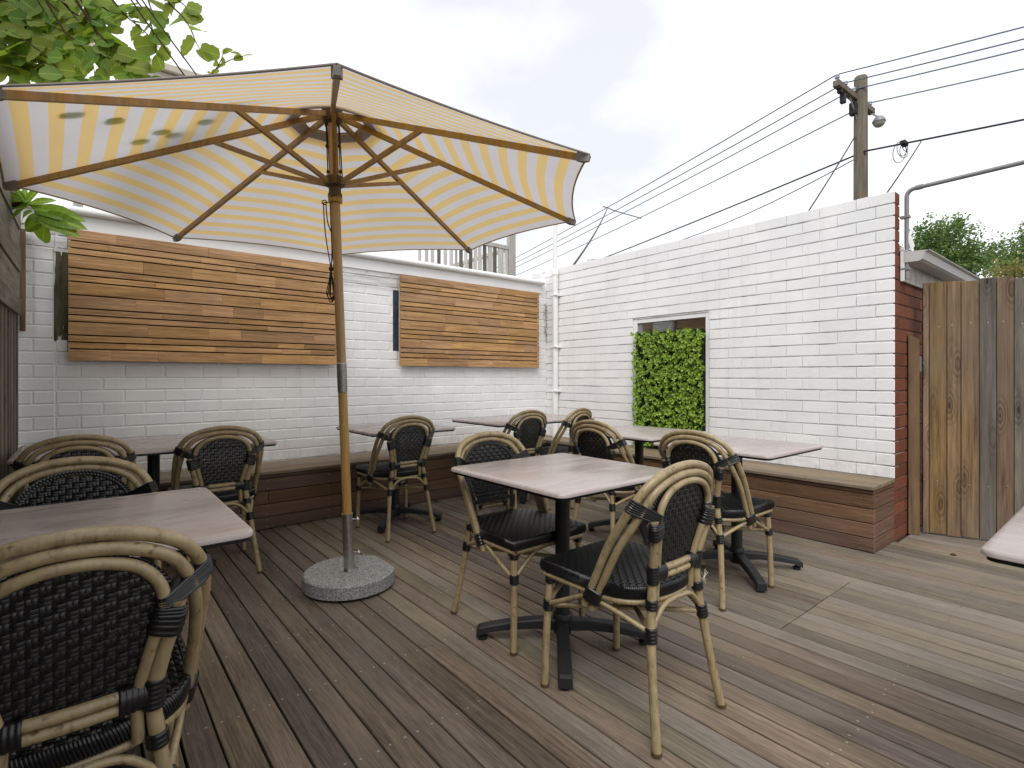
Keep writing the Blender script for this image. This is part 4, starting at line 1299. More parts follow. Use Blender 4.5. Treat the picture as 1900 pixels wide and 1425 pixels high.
# canopy: eight panels, edges drawn in between the ribs
cp = MB(); NU, NV = 12, 16
f0 = .09
apo = math.cos(math.pi / 8)
hem = MB(); vhem = MB()
for k in range(8):
    ids = {}
    for j in range(NV + 1):
        f = f0 + (1 - f0) * j / NV
        pa, pb = rib_pt(k, f), rib_pt(k + 1, f)
        for i in range(NU + 1):
            u = i / NU
            p = pa.lerp(pb, u)
            bow = 4 * u * (1 - u)
            inn = (radial(k) + radial(k + 1)).normalized()
            p = p - inn * (bow * (.004 if k == 1 else .040) * f ** 2) + UA * (bow * (.020 * f * (1 - f) * 2 + .012 * f * f))
            ids[i, j] = len(cp.v); cp.v.append(p)
            cp.uv[ids[i, j]] = (u, f * UR * apo * 1.055 + .013)
    for j in range(NV):
        for i in range(NU):
            cp.f.append((ids[i, j], ids[i + 1, j], ids[i + 1, j + 1], ids[i, j + 1]))
    hem.tube([cp.v[ids[i, NV]] for i in range(NU + 1)], .0042, 5, caps=False)
    vhem.tube([cp.v[ids[i, 0]] for i in range(NU + 1)], .004, 5, caps=False)
can = cp.build('canopy', M['fabric'], um, True)
hem.build('hem', M['hem'], can, True)
vhem.build('vent_hem', M['hem'], can, True)
# doubled band round the vent and the raised vent cap above it
bd = MB()
for k in range(8):
    for (fa, fb, dz) in ((f0 + .001, f0 + .045, -.004),):
        P = [rib_pt(k, fa) + UA * dz, rib_pt(k + 1, fa) + UA * dz, rib_pt(k + 1, fb) + UA * dz, rib_pt(k, fb) + UA * dz]
        bd.add(P, [(0, 1, 2, 3)])
bd.build('vent_band', M['hem'], can)
vc = MB()
for k in range(8):
    ids = {}
    for j in range(7):
        f = .165 * j / 6
        for i in range(7):
            u = i / 6
            p = rib_pt(k, f).lerp(rib_pt(k + 1, f), u) + UA * (.062 - .012 * j / 6)
            p = p - (radial(k) + radial(k + 1)).normalized() * (4 * u * (1 - u) * .012 * j / 6)
            ids[i, j] = len(vc.v); vc.v.append(p); vc.uv[ids[i, j]] = (u, f * UR * apo * 1.055 + .013)
    for j in range(6):
        for i in range(6): vc.f.append((ids[i, j], ids[i + 1, j], ids[i + 1, j + 1], ids[i, j + 1]))
vc.build('vent_cap', M['fabric'], can, True)
hub(HU + UA * .062, [(.020, 0), (.026, .006), (.022, .03), (.012, .05), (.004, .056)], 'finial', 'beech')
# cords: from the top hub pulleys to the runner, and the hitched hanging coil
left = (E1 * math.cos(UPHI + R_(-118)) + E2 * math.sin(UPHI + R_(-118)))
lft = -RD
cor = MB()
for s, off in ((-1, .030), (1, .034)):
    a0 = HU + RD * (s * off) - UA * .05 - VD * .01; a1 = HL + RD * (s * off * 1.0) + UA * .05 - VD * .01
    cor.tube([a0, a1], .0032, 6)
    cor.tube([a0 + VD * .012, a1 + VD * .012 + RD * .006], .0032, 6)
    for f in (.06, .45, .93):
        c = a0.lerp(a1, f); cor.tube([c - UA * .010, c, c + UA * .010], [.004, .0085, .004], 8)
auto(cor.build('pulley_cord', M['rope'], um))
cor = MB()
h0 = HL - UA * .085
ring = [h0 + lft * (.058 + .012 * math.cos(a)) + UA * (.012 * math.sin(a)) for a in [6.283 * i / 12 for i in range(12)]]
cor.tube(ring, .0028, 6, closed=True)
cor.tube([h0 + lft * .02, h0 + lft * .06], .0028, 6)
kn = h0 - UA * .345 + lft * .036
cor.tube(catmull([h0 + lft * .062, h0 + lft * .062 - UA * .10, h0 + lft * .055 - UA * .20, kn], 6), .0030, 6)
cor.tube(catmull([h0 + lft * .050, h0 + lft * .045 - UA * .10, h0 + lft * .024 - UA * .17, h0 + lft * .022 - UA * .24, kn], 6), .0030, 6)
cor.tube(catmull([h0 + lft * .028, h0 + lft * .028 - UA * .12, h0 + lft * .028 - UA * .25, kn], 6), .0030, 6)
cor.tube([kn + UA * .012, kn, kn - UA * .012], [.008, .013, .008], 10)
for (wd_, ln, oz) in ((.022, .175, 0), (.015, .165, .006), (.026, .160, -.006), (.008, .155, .002)):
    cor.tube(catmull([kn, kn + lft * wd_ * .5 - UA * ln * .45 + VD * oz, kn + lft * wd_ - UA * ln * .8 + VD * oz, kn + lft * wd_ * .3 - UA * ln + VD * oz, kn - lft * wd_ * .7 - UA * ln * .8 + VD * oz, kn - lft * wd_ * .35 - UA * ln * .4 + VD * oz, kn], 5), .0028, 6)
auto(cor.build('hanging_cord', M['rope'], um))

# --- granite base
ub = thing('umbrella_base', 'round grey granite umbrella base with steel socket tube', 'umbrella base', (UB.x, UB.y, 0))
m = MB(); n = 48; vs = []
def oct_pt(a, r):
    x_, y_ = r * math.cos(a), r * math.sin(a)
    return (UB.x + .002 + min(r * .885, x_), UB.y + y_)
zs_ = [(.012, .228), (.016, .238), (.078, .238), (.086, .230)]
for z, r in zs_:
    for k in range(n): vs.append((*oct_pt(2 * math.pi * k / n, r), z))
m.add(vs, [(i * n + k, i * n + (k + 1) % n, (i + 1) * n + (k + 1) % n, (i + 1) * n + k) for i in range(len(zs_) - 1) for k in range(n)] + [tuple(reversed(range(n))), tuple((len(zs_) - 1) * n + k for k in range(n))])
auto(m.build('slab', M['granite'], ub), 35)
m = MB()
for (dx, dy) in ((.14, .12), (-.14, .12), (.14, -.12), (-.14, -.12)):
    m = MB().lathe([(.018, .001), (.018, .0118)], 10, (UB.x + dx, UB.y + dy, 0)); m.build('foot', M['edge'], ub)
auto(MB().lathe([(.046, .0862), (.046, .089), (.038, .0895)], 24, (UB.x, UB.y, 0)).build('collar', M['steel'], ub))
auto(MB().tube([UB - UA * .004, UB + UA * .30], .0285, 22).build('socket_tube', M['steel'], ub))
for z in (.09, .27):
    c = UB + UA * z
    m = MB().tube([c + RD * .026, c + RD * .052], .004, 8)
    m.tube([c + RD * .052 - Vector((0, 0, .010)), c + RD * .056, c + RD * .052 + Vector((0, 0, .010))], [.004, .008, .004], 8)
    auto(m.build('clamp_screw', M['steel'], ub))

# ------------------------------------------------------------------ overhanging tree (foliage above the umbrella)
def leaf_mesh(name, mat, outline_, fold=.18, curl=.12, seed=0):
    rr = random.Random(seed)
    m = MB(); n = len(outline_)
    mid = [(0, b) for (a, b) in outline_]
    vs = []
    for (a, b) in outline_: vs.append((a + rr.uniform(-.02, .02), b, abs(a) * fold - curl * b * b + rr.uniform(-.025, .025)))
    for (a, b) in outline_: vs.append((-a + rr.uniform(-.02, .02), b, abs(a) * fold - curl * b * b + rr.uniform(-.025, .025)))
    for (a, b) in outline_: vs.append((0, b, -curl * b * b))
    fs = []
    for k in range(n - 1):
        fs.append((2 * n + k, k, k + 1, 2 * n + k + 1)); fs.append((2 * n + k, 2 * n + k + 1, n + k + 1, n + k))
    m.add(vs, fs)
    return m.mesh(name, M[mat], True)
round_ol = [(0.02, 0.0), (.26, .10), (.42, .30), (.46, .52), (.40, .74), (.24, .92), (.03, 1.0)]
lob_ol = [(0.02, 0.0), (.30, .06), (.44, .26), (.40, .44), (.44, .58), (.34, .76), (.36, .88), (.12, .98)]
narrow_ol = [(0.02, 0), (.10, .15), (.15, .4), (.13, .65), (.07, .88), (.01, 1.0)]
ell_ol = [(0.015, 0), (.09, .15), (.145, .38), (.15, .58), (.10, .80), (.01, 1.0)]
LM = [leaf_mesh('leaf', 'leaf', round_ol, .2, .1, 1), leaf_mesh('leaf', 'leaf', lob_ol, .15, .15, 2), leaf_mesh('leaf', 'leaf', lob_ol, .3, .05, 3), leaf_mesh('leaf', 'leaf_olive', round_ol, .2, .12, 4), leaf_mesh('leaf', 'leaf_olive', lob_ol, .2, .1, 5)]
LR = [leaf_mesh('leaf', 'leaf_rust', narrow_ol, .3, .15, 6), leaf_mesh('leaf', 'leaf_olive', round_ol, .3, .1, 7)]
tr = thing('overhanging_tree', 'leafy tree with rounded green leaves hanging over the umbrella', 'tree', (-1.25, 2.9, -0.3))
trunk_top = Vector((-1.05, 2.9, 3.25))
auto(MB().tube(catmull([(-1.25, 2.9, -.3), (-1.22, 2.88, .8), (-1.12, 2.93, 1.8), tuple(trunk_top)], 5), [.085 - .0025 * i for i in range(16)], 10).build('trunk', M['bark'], tr))
rng = random.Random(77)
crown = bpy.data.objects.new('crown', None); col.objects.link(crown); crown.parent = tr; crown.location = trunk_top - Vector(tr.location)
cw = Vector(trunk_top)
nleaf = [0]
def put_leaf(p, dirv, size, meshes, flat=.35):
    me = rng.choice(meshes)
    o = bpy.data.objects.new('leaf', me); col.objects.link(o); o.parent = crown
    y_ = dirv.normalized()
    nv = Vector((rng.uniform(-.6, .6), rng.uniform(-.6, .6), rng.uniform(-.2, 1.0))) - VD * rng.uniform(.6, 1.8)
    nv = nv - y_ * nv.dot(y_); nv.normalize()
    x_ = y_.cross(nv)
    mt = Matrix(((x_.x, y_.x, nv.x, 0), (x_.y, y_.y, nv.y, 0), (x_.z, y_.z, nv.z, 0), (0, 0, 0, 1)))
    o.location = p - cw; o.rotation_euler = mt.to_euler(); o.scale = (size, size, size)
    nleaf[0] += 1
def branch(px, d0, d1, step, size, meshes, r=.0035, both=True, start=0.0):
    n = len(px)
    pts = [at(a, b, d0 + (d1 - d0) * i / max(1, n - 1)) for i, (a, b) in enumerate(px)]
    path = catmull(pts, 6)
    lim = catmull([trunk_top + Vector((rng.uniform(-.03, .03), rng.uniform(-.03, .03), rng.uniform(-.25, 0))), (trunk_top + path[0]) / 2 + Vector((0, 0, .45)), path[0]], 4)
    full = lim[:-1] + path
    auto(MB().tube(full, [max(.0014, r * 1.3 * (1 - i / len(full)) + .0009) for i in range(len(full))], 6).build('branch', M['bark'], crown))
    L = 0; side = 1
    acc = 0
    for a, b in zip(path, path[1:]):
        acc += (b - a).length
        while acc > step:
            acc -= step
            p = b.copy(); T = (b - a).normalized()
            sdv = RD * side + Vector((0, 0, rng.uniform(-.25, .35))) + VD * rng.uniform(-.4, .4)
            put_leaf(p, sdv * 1.0 + T * .55, size * rng.uniform(.75, 1.25), meshes)
            side = -side if both else side
    put_leaf(path[-1], (path[-1] - path[-2]).normalized() + RD * .2, size * .9, meshes)
G = LM
OL = [LM[3], LM[4], LM[4], LM[0]]
branch([(300, -30), (313, 4), (338, 30), (353, 52), (362, 75), (371, 92)], 2.20, 2.15, .052, .075, OL)
branch([(235, -30), (255, 3), (275, 30), (285, 65), (290, 100)], 2.25, 2.25, .050, .078, G + OL)
branch([(205, -5), (232, 28), (256, 48), (280, 70), (296, 90)], 2.3, 2.25, .055, .075, G)
branch([(140, -20), (154, 8), (175, 50), (184, 80), (188, 104)], 2.3, 2.3, .048, .080, G)
branch([(170, 5), (192, 48), (205, 78), (213, 102), (222, 118)], 2.35, 2.3, .045, .082, G)
branch([(90, -20), (114, 2), (140, 32), (158, 50)], 2.3, 2.3, .06, .065, G)
branch([(195, 85), (228, 98), (248, 108), (265, 128), (280, 144)], 2.35, 2.3, .05, .072, G)
branch([(-20, 50), (20, 60), (76, 96), (105, 125), (122, 146)], 2.35, 2.3, .045, .082, G + OL)
branch([(30, -20), (42, 30), (52, 65), (62, 100), (72, 132)], 2.4, 2.4, .04, .085, G)
branch([(-15, -10), (0, 35), (10, 80), (16, 125), (18, 150)], 2.45, 2.4, .04, .09, G)
branch([(60, -15), (85, 25), (104, 55), (112, 85), (120, 110)], 2.4, 2.4, .04, .085, G + OL)
branch([(-30, 90), (15, 105), (60, 112), (100, 132), (140, 146)], 2.45, 2.4, .042, .082, G + OL)
branch([(120, 60), (140, 76), (160, 95), (172, 118), (176, 140)], 2.3, 2.3, .045, .075, OL + G)
branch([(-25, 10), (20, 15), (60, 22), (95, 35), (125, 60)], 2.5, 2.5, .036, .095, G)
branch([(-30, -20), (30, 0), (90, 2), (140, 8), (190, 14)], 2.5, 2.5, .038, .09, G)
branch([(-40, 130), (-5, 128), (30, 134), (60, 140), (100, 143)], 2.5, 2.5, .038, .09, G)
branch([(-30, 40), (10, 42), (50, 48), (85, 64), (110, 96)], 2.55, 2.5, .036, .095, G)
branch([(-40, 70), (0, 74), (40, 82), (70, 100), (85, 128)], 2.6, 2.55, .036, .095, G)
branch([(160, -20), (185, 8), (205, 22), (225, 26), (245, 24)], 2.3, 2.3, .045, .080, G)
branch([(290, -25), (320, -6), (340, 8), (352, 22)], 2.2, 2.2, .05, .07, OL)
branch([(270, -25), (275, 0), (281, 18), (286, 30)], 2.22, 2.22, .05, .07, OL)
branch([(360, 165), (392, 138), (415, 118), (436, 108), (452, 104)], 2.15, 2.15, .040, .040, LR, r=.002)
branch([(380, 160), (398, 132), (410, 112), (414, 98)], 2.15, 2.15, .05, .035, LR, r=.002)
for (px_, d_) in (([(-40, -10), (10, 2), (60, 10), (110, 20)], 2.45), ([(-40, 25), (10, 30), (60, 38), (115, 46)], 2.42), ([(-40, 55), (0, 60), (50, 70), (95, 85)], 2.38), ([(-40, 85), (0, 92), (45, 104), (90, 118)], 2.36), ([(-40, 112), (0, 118), (40, 128), (85, 140)], 2.40), ([(90, 5), (120, 30), (135, 60), (140, 95)], 2.4), ([(130, 20), (160, 40), (175, 75), (190, 112)], 2.32), ([(180, 60), (205, 85), (225, 110), (240, 135)], 2.3)):
    branch(px_, d_, d_ - .03, .042, .088, G)
# leaves resting on the canopy, dark from below
for (f, k, u) in ((.72, 1, .42), (.60, 1, .62), (.66, 1, .75), (.50, 1, .80), (.80, 1, .25), (.42, 1, .6)):
    p = rib_pt(k, f).lerp(rib_pt(k + 1, f), u) + UA * .030
    e_a = (rib_pt(k + 1, f) - rib_pt(k, f)).normalized(); e_b = (rib_pt(k, f + .1) - rib_pt(k, f)).normalized()
    nv = e_a.cross(e_b); nv = nv if nv.z > 0 else -nv
    nv.normalize(); a_ = rng.uniform(0, 6.28); y_ = (e_a * math.cos(a_) + nv.cross(e_a) * math.sin(a_)).normalized(); x_ = y_.cross(nv)
    o = bpy.data.objects.new('leaf', rng.choice(LM)); col.objects.link(o); o.parent = crown
    o.location = p - cw; o.scale = (.080,) * 3
    o.rotation_euler = Matrix(((x_.x, y_.x, nv.x, 0), (x_.y, y_.y, nv.y, 0), (x_.z, y_.z, nv.z, 0), (0, 0, 0, 1))).to_euler()

# --- glossy shrub over the corner of the fence
sh = thing('shrub', 'glossy bright green shrub leaning over the old fence corner', 'shrub', (-0.62, 4.1, -0.3))
SM = [leaf_mesh('leaf', 'leaf_shrub', ell_ol, .25, .15, 11), leaf_mesh('leaf', 'leaf_shrub', ell_ol, .15, .3, 12)]
SR = [leaf_mesh('leaf', 'leaf_shrub', round_ol, .2, .15, 13)]
auto(MB().tube(catmull([(-.62, 4.1, -.3), (-.60, 4.08, 1.0), (-.52, 4.05, 1.9), tuple(at(45, 378, 2.86)), tuple(at(72, 402, 2.84)), tuple(at(88, 420, 2.82))], 5), [.022 - .0007 * i for i in range(26)], 8).build('stem', M['bark'], sh))
def shrub_leaf(p0, p1, meshes, d=2.84, roll=0):
    a = at(*p0, d); b = at(*p1, d + rng.uniform(-.06, .06))
    y_ = (b - a); s = y_.length; y_.normalize()
    nv = -VD * 1.3 + Vector((0, 0, .35)) + RD * rng.uniform(-.5, .5); nv = (nv - y_ * nv.dot(y_)).normalized(); x_ = y_.cross(nv)
    o = bpy.data.objects.new('leaf', rng.choice(meshes)); col.objects.link(o); o.parent = sh
    o.location = a - Vector(sh.location); o.scale = (s,) * 3
    o.rotation_euler = Matrix(((x_.x, y_.x, nv.x, 0), (x_.y, y_.y, nv.y, 0), (x_.z, y_.z, nv.z, 0), (0, 0, 0, 1))).to_euler()
for p0, p1 in [((48, 376), (25, 345)), ((50, 376), (70, 340)), ((52, 378), (98, 368)), ((48, 378), (8, 362)), ((48, 380), (5, 378)), ((52, 382), (14, 398)), ((58, 384), (128, 400)), ((62, 388), (135, 395)), ((66, 395), (148, 418)),
               ((70, 400), (138, 432)), ((68, 398), (110, 412)), ((60, 392), (22, 402)), ((64, 396), (40, 420)), ((76, 404), (120, 424)), ((50, 372), (40, 340)), ((54, 380), (20, 384)), ((72, 398), (125, 408)), ((44, 372), (2, 350))]:
    shrub_leaf(p0, p1, SM)
for p0, p1 in [((80, 412), (42, 422)), ((84, 418), (76, 450)), ((86, 416), (106, 425)), ((78, 410), (60, 396))]:
    shrub_leaf(p0, p1, SR)

# ------------------------------------------------------------------ birch tree and shrubs beyond the fence
rng = random.Random(99)
def birch(base, top_z, blobs, n, label, name='birch_tree', mat='birch', leaf=.075, trunk_r=.10, cat='tree'):
    t = thing(name, label, cat, base)
    b = Vector(base)
    cen = sum((Vector(c) for c, r in blobs), Vector()) / len(blobs)
    auto(MB().tube(catmull([b, b.lerp(Vector((cen.x, cen.y, b.z)), .4) + Vector((0, 0, (top_z - b.z) * .4)), (cen.x, cen.y, cen.z)], 5), [trunk_r * (1 - i / 13) + .012 for i in range(11)], 8).build('trunk', M['bark'], t))
    for c, r in blobs:
        c = Vector(c)
        auto(MB().tube([Vector((cen.x, cen.y, cen.z - .5)), (c + cen) / 2 + Vector((0, 0, .1)), c + Vector((0, 0, r.z * .7))], [.03, .016, .006], 5).build('branch', M['bark'], t))
    # sprays of leaves on drooping twigs
    sprays = []
    for c, r in blobs:
        for _ in range(int(90 * (r.x * r.z) ** .5 / .8)):
            v = Vector((rng.gauss(0, .5), rng.gauss(0, .5), rng.gauss(0, .5)))
            if v.length > 1.05: v *= 1.05 / v.length
            sprays.append((Vector(c) + Vector((v.x * r.x, v.y * r.y, v.z * r.z)), (RD * rng.uniform(.2, 1.0) + VD * rng.uniform(-.6, .6) + Vector((0, 0, rng.uniform(-.1, .9)))).normalized()))
    def place():
        p, d = rng.choice(sprays)
        q = p + d * rng.uniform(0, .42) + Vector((rng.gauss(0, .05), rng.gauss(0, .05), rng.gauss(0, .05)))
        return q, Vector((rng.uniform(-1, 1), rng.uniform(-1, 1), rng.uniform(-.2, 1))), d + Vector((rng.uniform(-.5, .5), rng.uniform(-.5, .5), rng.uniform(-.7, .3))), leaf * rng.uniform(.7, 1.3), min(1, max(0, rng.gauss(.45, .25)))
    leaf_cloud(n, place, 0, 0, ((0, 0), (.5, .35), (0, 1), (-.5, .35))).build('crown', M[mat], t, kind='stuff')
    return t
D = 13.0
def bl(px, py, rx, rz, d=D): return (at(px, py, d), Vector((rx, rx, rz)))
bp = at(1770, 480, D); 
birch((bp.x, bp.y, -.3), 4.9, [bl(1705, 452, .32, .36), bl(1742, 440, .45, .42), bl(1772, 462, .50, .42), bl(1735, 478, .5, .4), bl(1790, 492, .5, .35), bl(1760, 500, .7, .4), bl(1700, 490, .5, .5)], 8000, 'wind-blown birch tree with airy green crown beyond the gutter')
bp = at(1880, 500, 14.0)
birch((bp.x, bp.y, -.3), 4.6, [bl(1830, 482, .28, .38, 14), bl(1850, 500, .4, .3, 14), bl(1888, 478, .35, .4, 14), bl(1905, 462, .35, .4, 14), bl(1880, 500, .5, .35, 14), bl(1930, 470, .5, .5, 14)], 5200, 'smaller sparse birch rising behind the paling gate')
bp = at(1880, 520, 9.0)
birch((bp.x, bp.y, -.3), 2.8, [bl(1850, 520, .25, .12, 9), bl(1880, 516, .3, .13, 9), bl(1915, 512, .3, .15, 9)], 1500, 'yellowish shrub top showing just above the paling gate', 'dry_shrub', 'drygrass', .05, .03, 'shrub')

# ------------------------------------------------------------------ neighbouring roof terrace
nb = thing('neighbour_building', 'pale rendered building behind the yard with a roof terrace', 'building', (1.5, 9.5, -.3))
MB().box((-6.0, 8.05, -.3), (6.70, 13.0, 2.93)).build('wall', M['render'], nb)
MB().box((-6.1, 7.95, 2.932), (6.75, 13.1, 3.02)).build('roof_slab', M['render'], nb)
rl = thing('terrace_railing', 'weathered white timber railing on the terrace behind the back wall', 'railing', (5.9, 8.0, 3.02))
rng = random.Random(8)
def xat(px): 
    d = VD + RD * ((px - CXP) / FPX); return 8.0 * d.x / d.y
MB().bevbox((xat(944), 7.97, 3.021), (xat(955.5), 8.07, 4.05), .006).build('post', M['weather_white'], rl)
MB().bevbox((3.2, 8.0, 3.62), (xat(944) - .002, 8.06, 3.70), .006).build('handrail', M['weather_white'], rl)
for px, w in [(848, 3), (857, 5), (866, 4), (875, 5), (884, 5), (892, 5), (901, 5), (911, 6), (920, 5), (931, 9), (941, 5), (839, 5), (828, 5), (816, 5), (804, 5), (793, 5), (780, 5)]:
    MB().bevbox((xat(px - w / 2), 8.012, 3.021), (xat(px + w / 2), 8.048, 3.618), .003).build('baluster', M['weather_white'] if rng.random() < .62 else M['paling_grey'], rl)
r2 = MB()
A_ = Vector((xat(948), 8.1, 3.66)); B_ = Vector((xat(948), 11.5, 3.66))
MB().bevbox((A_.x - .03, 8.075, 3.62), (A_.x + .03, 11.5, 3.69), .006).build('handrail', M['weather_white'], rl)
for k in range(14):
    y_ = 8.3 + k * .23
    MB().bevbox((A_.x - .018, y_, 3.021), (A_.x + .018, y_ + .06, 3.619), .003).build('baluster', M['weather_white'], rl)
pg = thing('terrace_pergola', 'cream timber eave beam and post above the terrace behind the leaves', 'pergola', (0, 8.0, 3.02))
MB().bevbox((-4.5, 7.96, 4.90), (2.4, 8.08, 5.00), .006).build('beam', M['cream'], pg)
MB().bevbox((-4.5, 7.90, 5.002), (2.42, 8.08, 5.10), .012).build('gutter_board', M['cream'], pg)
for x_ in (-3.2, xat(145), 2.25):
    for y_ in (8.0,):
        MB().bevbox((x_ - .045, y_, 3.021), (x_ + .045, y_ + .07, 4.899), .005).build('post', M['weather_white'], pg)

# ------------------------------------------------------------------ power pole and lines
DP = 12.4
pb = at(1597, 700, DP); PX, PY = pb.x, pb.y
pz = lambda py, d=DP: 1.12 + (HYP - py) / FPX * d
pw = thing('power_pole', 'weathered timber power pole with crossarm and street lamp', 'power pole', (PX, PY, -.3))
ztp = pz(143)
auto(MB().tube([(PX, PY, -.3), (PX, PY, 3), (PX, PY, ztp - .03), (PX, PY, ztp)], [.165, .155, .138, .125], 14).build('pole', M['pole_timber'], pw))
DL = (VD * math.cos(R_(24.2)) - RD * math.sin(R_(24.2)))      # lines running away
DRt = (RD * math.sin(R_(56)) * 1 - VD * math.cos(R_(56)))     # lines coming past the yard
ARM = (DL - DRt); ARM.normalize()
armd = Vector((ARM.y, -ARM.x, 0))
a0 = at(1551, 156, DP + .0); a1 = at(1618, 206, DP)
# arm is level: solve its direction from the two seen ends
za = pz(182)
def level(px, py, z):
    d = VD + RD * ((px - CXP) / FPX) + Vector((0, 0, (HYP - py) / FPX)); return CAM + d * ((z - CAM.z) / d.z)
e0 = level(1551, 154, za); e1 = level(1618, 208, za)
ad = (e1 - e0); aln = ad.length; ad.normalize()
mid = (e0 + e1) / 2
an = Vector((-ad.y, ad.x, 0))
if an.dot(VD) > 0: an = -an
Mx = Matrix(((ad.x, an.x, 0, e0.x), (ad.y, an.y, 0, e0.y), (0, 0, 1, za), (0, 0, 0, 1)))
# shift the arm against the pole
off = (Vector((PX, PY, za)) - e0); tpole = off.dot(ad); lat = off.dot(an)
sh_ = lat
MB().bevbox((0, -.07, -.07), (aln, .07, .07), .01, Mx).build('crossarm', M['pole_timber'], pw)
def arm_pt(f, up): return e0 + ad * (aln * f) + Vector((0, 0, up))
ins_f = (.03, .24, .46, .93)
for f in ins_f:
    c = arm_pt(f, .07)
    auto(MB().lathe([(.014, 0), (.014, .05), (.05, .055), (.055, .085), (.035, .10), (.05, .115), (.04, .15), (.015, .155)], 10, c).build('insulator', M['ceramic'], pw))
for (f, up, w, h) in ((.18, -.26, .055, .15), (.46, -.33, .075, .19), (.10, -.12, .05, .08)):
    c = arm_pt(f, up); MB().bevbox((c.x - w, c.y - w, c.z - h / 2), (c.x + w, c.y + w, c.z + h), .012).build('fuse_box', M['cable'], pw)
    MB().bevbox((c.x - .012, c.y - .012, c.z + h), (c.x + .012, c.y + .012, za - .069), .002).build('hanger', M['galv'], pw)
for s in (.30,):
    MB().tube([arm_pt(.36, -.07), Vector((PX, PY, za - .75))], .016, 6).build('stay', M['galv'], pw)
lamp = level(1631, 226, pz(226, DP - .4)); lamp = at(1631, 226, DP - .2)
auto(MB().tube(catmull([arm_pt(.97, -.05), (arm_pt(.97, -.05) + lamp) / 2 + Vector((0, 0, .05)), lamp + Vector((0, 0, .10))], 5), .022, 8).build('lamp_arm', M['galv'], pw))
lh = auto(MB().lathe([(.04, .13), (.08, .11), (.125, .045), (.14, 0), (.13, -.02)][::-1], 16, lamp).build('lamp_head', M['galv'], pw))
auto(MB().lathe([(.125, -.02), (.11, -.07), (.07, -.11), (.02, -.125)][::-1], 16, lamp).build('lamp_bowl', M['lampglass'], lh))
def line_pts(p, q, sag, n=14):
    p, q = Vector(p), Vector(q)
    return [p.lerp(q, i / n) - Vector((0, 0, 4 * sag * (i / n) * (1 - i / n))) for i in range(n + 1)]
def wire(p, q, sag, r, mat, label, name='power_line', group=None):
    return tag(auto(MB().tube(line_pts(p, q, sag), r, 6).build(name, M[mat])), label, 'cable', group)
spc = []
nm = ['the crossarm end away from the lamp', 'the second insulator from the lampless end', 'the insulator beside the pole', 'the insulator above the street lamp']
for i, (f, py0, ex, ey) in enumerate(zip(ins_f, (152, 170, 193, 212), (1197, 1212, 1240, 1275), (333, 345, 350, 362))):
    p = arm_pt(f, .215 if i == 0 else .18)
    q = p + DL * 46
    wire(p, q, .55, .016, 'wire', 'overhead line running away past the spreader from ' + nm[i], group='overhead lines leaving the crossarm')
    s = p + DRt * 16
    wire(p, s, .12, .015, 'wire', 'overhead line passing out over the eave from ' + nm[i], group='overhead lines passing over the eave')
    spc.append(p + DL * 9.0 - Vector((0, 0, 4 * .55 * (9 / 46) * (1 - 9 / 46))))
tag(auto(MB().tube([spc[0] + (spc[0] - spc[-1]) * .12, *spc, spc[-1] + (spc[-1] - spc[0]) * .05], .02, 6).build('line_spreader', M['wire'])), 'thin spreader bar holding the overhead lines apart', 'spreader')
zc_ = pz(286)
pc = Vector((PX, PY, zc_)) - VD * .17
cb = wire(pc, pc + DL * 40, .35, .021, 'cable', 'thick black communications cable sagging from the pole over the white wall', 'communications_cable')
cb2 = wire(pc, pc + DRt * 16 + Vector((0, 0, .3)), .10, .022, 'cable', 'thick black communications cable with junction running from the pole past the eave', 'communications_cable')
wire(pc + Vector((0, 0, -.05)), pc + DL * 12 + Vector((0, 0, -.1)), .55, .013, 'cable', 'thin cable looping below the thick communications cable', 'looping_cable')
def cable_at(px):
    best = None
    for i in range(400):
        t_ = i / 400
        q = line_pts(pc, pc + DRt * 16 + Vector((0, 0, .3)), .10, 400)[i]
        r_ = q - CAM; e_ = abs(CXP + FPX * r_.dot(RD) / r_.dot(VD) - px)
        if best is None or e_ < best[0]: best = (e_, q)
    return best[1]
jn = thing('cable_junction', 'tangle of looped cable hanging at the splice on the thick cable', 'cable', tuple(cable_at(1678)))
jp = Vector(jn.location)
for k in range(4):
    rr = .10 + .04 * k; a_ = rng.uniform(0, 3)
    c = jp + RD * rng.uniform(-.12, .18) - Vector((0, 0, rr * .9))
    auto(MB().tube([c + RD * (rr * .7 * math.cos(t)) + Vector((0, 0, rr * math.sin(t))) + VD * (.05 * math.sin(t + a_)) for t in [6.283 * i / 16 for i in range(16)]], .008, 5, closed=True).build('cable_loop', M['cable'], jn))
MB().bevbox((jp.x - .12, jp.y - .06, jp.z - .05), (jp.x + .12, jp.y + .06, jp.z + .05), .02).build('splice_box', M['cable'], jn)
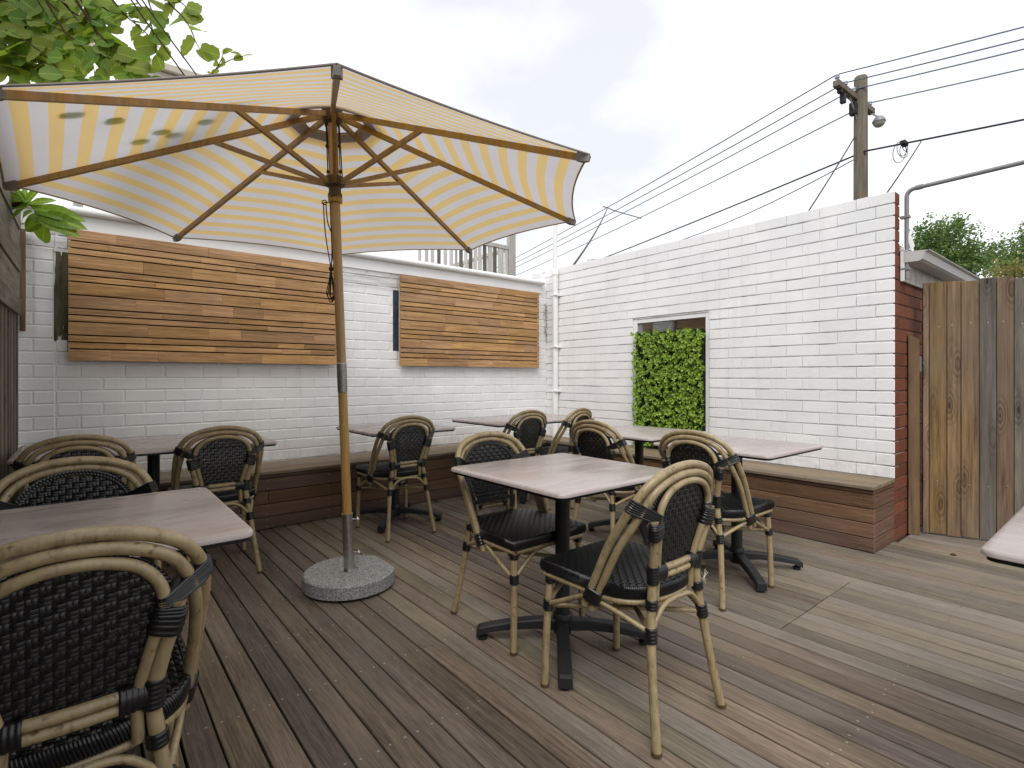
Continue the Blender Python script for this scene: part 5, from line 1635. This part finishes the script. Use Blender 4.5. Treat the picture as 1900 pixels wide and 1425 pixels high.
wire(Vector((PX, PY, pz(255))) - RD * .15, at(1500, 392, 9.5), .02, .013, 'cable', 'service wire dropping from the pole behind the white wall', 'service_wire')
wire(cable_at(1711), at(1640, 366, 8.2), .02, .012, 'cable', 'service wire dropping from the cable junction to the wall end', 'service_wire')
wire(spc[0] - Vector((0, 0, .05)), at(1062, 495, 8.2), .10, .018, 'cable', 'dark service cable dropping from the spreader bar to the corner', 'service_wire')

# ------------------------------------------------------------------ fallen leaves
def fallen(p, s, mat, lab, rz=0.0):
    m = MB(); ol = round_ol if s > .02 else narrow_ol
    n = len(ol); vs = []
    for (a, b) in ol: vs += [(p[0] + (a * math.cos(rz) - b * math.sin(rz)) * s, p[1] + (a * math.sin(rz) + b * math.cos(rz)) * s, p[2] + abs(a) * s * .5 + .002), (p[0] + (-a * math.cos(rz) - b * math.sin(rz)) * s, p[1] + (-a * math.sin(rz) + b * math.cos(rz)) * s, p[2] + abs(a) * s * .35 + .002)]
    m.add(vs, [(2 * k, 2 * k + 2, 2 * k + 3, 2 * k + 1) for k in range(n - 1)])
    tag(m.build('fallen_leaf', M[mat]), lab, 'leaf')
def flo(px, py, z=0.0):
    d = VD + RD * ((px - CXP) / FPX) + Vector((0, 0, (HYP - py) / FPX)); t = (z - CAM.z) / d.z; return CAM + d * t
fallen(flo(1776, 1031), .035, 'dryleaf', 'curled brown leaf on the deck in front of the paling gate', .6)
fallen(flo(1737, 1034), .014, 'dryleaf', 'tiny dark leaf scrap on the deck near the gate', 2.0)
fallen(flo(383, 1047), .035, 'yellowleaf', 'yellow fallen leaf on the deck under the pale table by the fence', 1.0)
fallen(flo(811, 931), .04, 'dryleaf', 'small brown leaf on the deck in front of the dark bench', 2.4)
fallen(flo(1478, 1109), .012, 'edge', 'tiny dark spot of debris beside the deck hatch', .2)
lb = flo(1427, 853, BZ + .001)
fallen(lb, .04, 'dryleaf', 'russet leaf lying on the reddish bench top', 1.2)
print('objects', len(bpy.data.objects), 'leaves', nleaf[0])
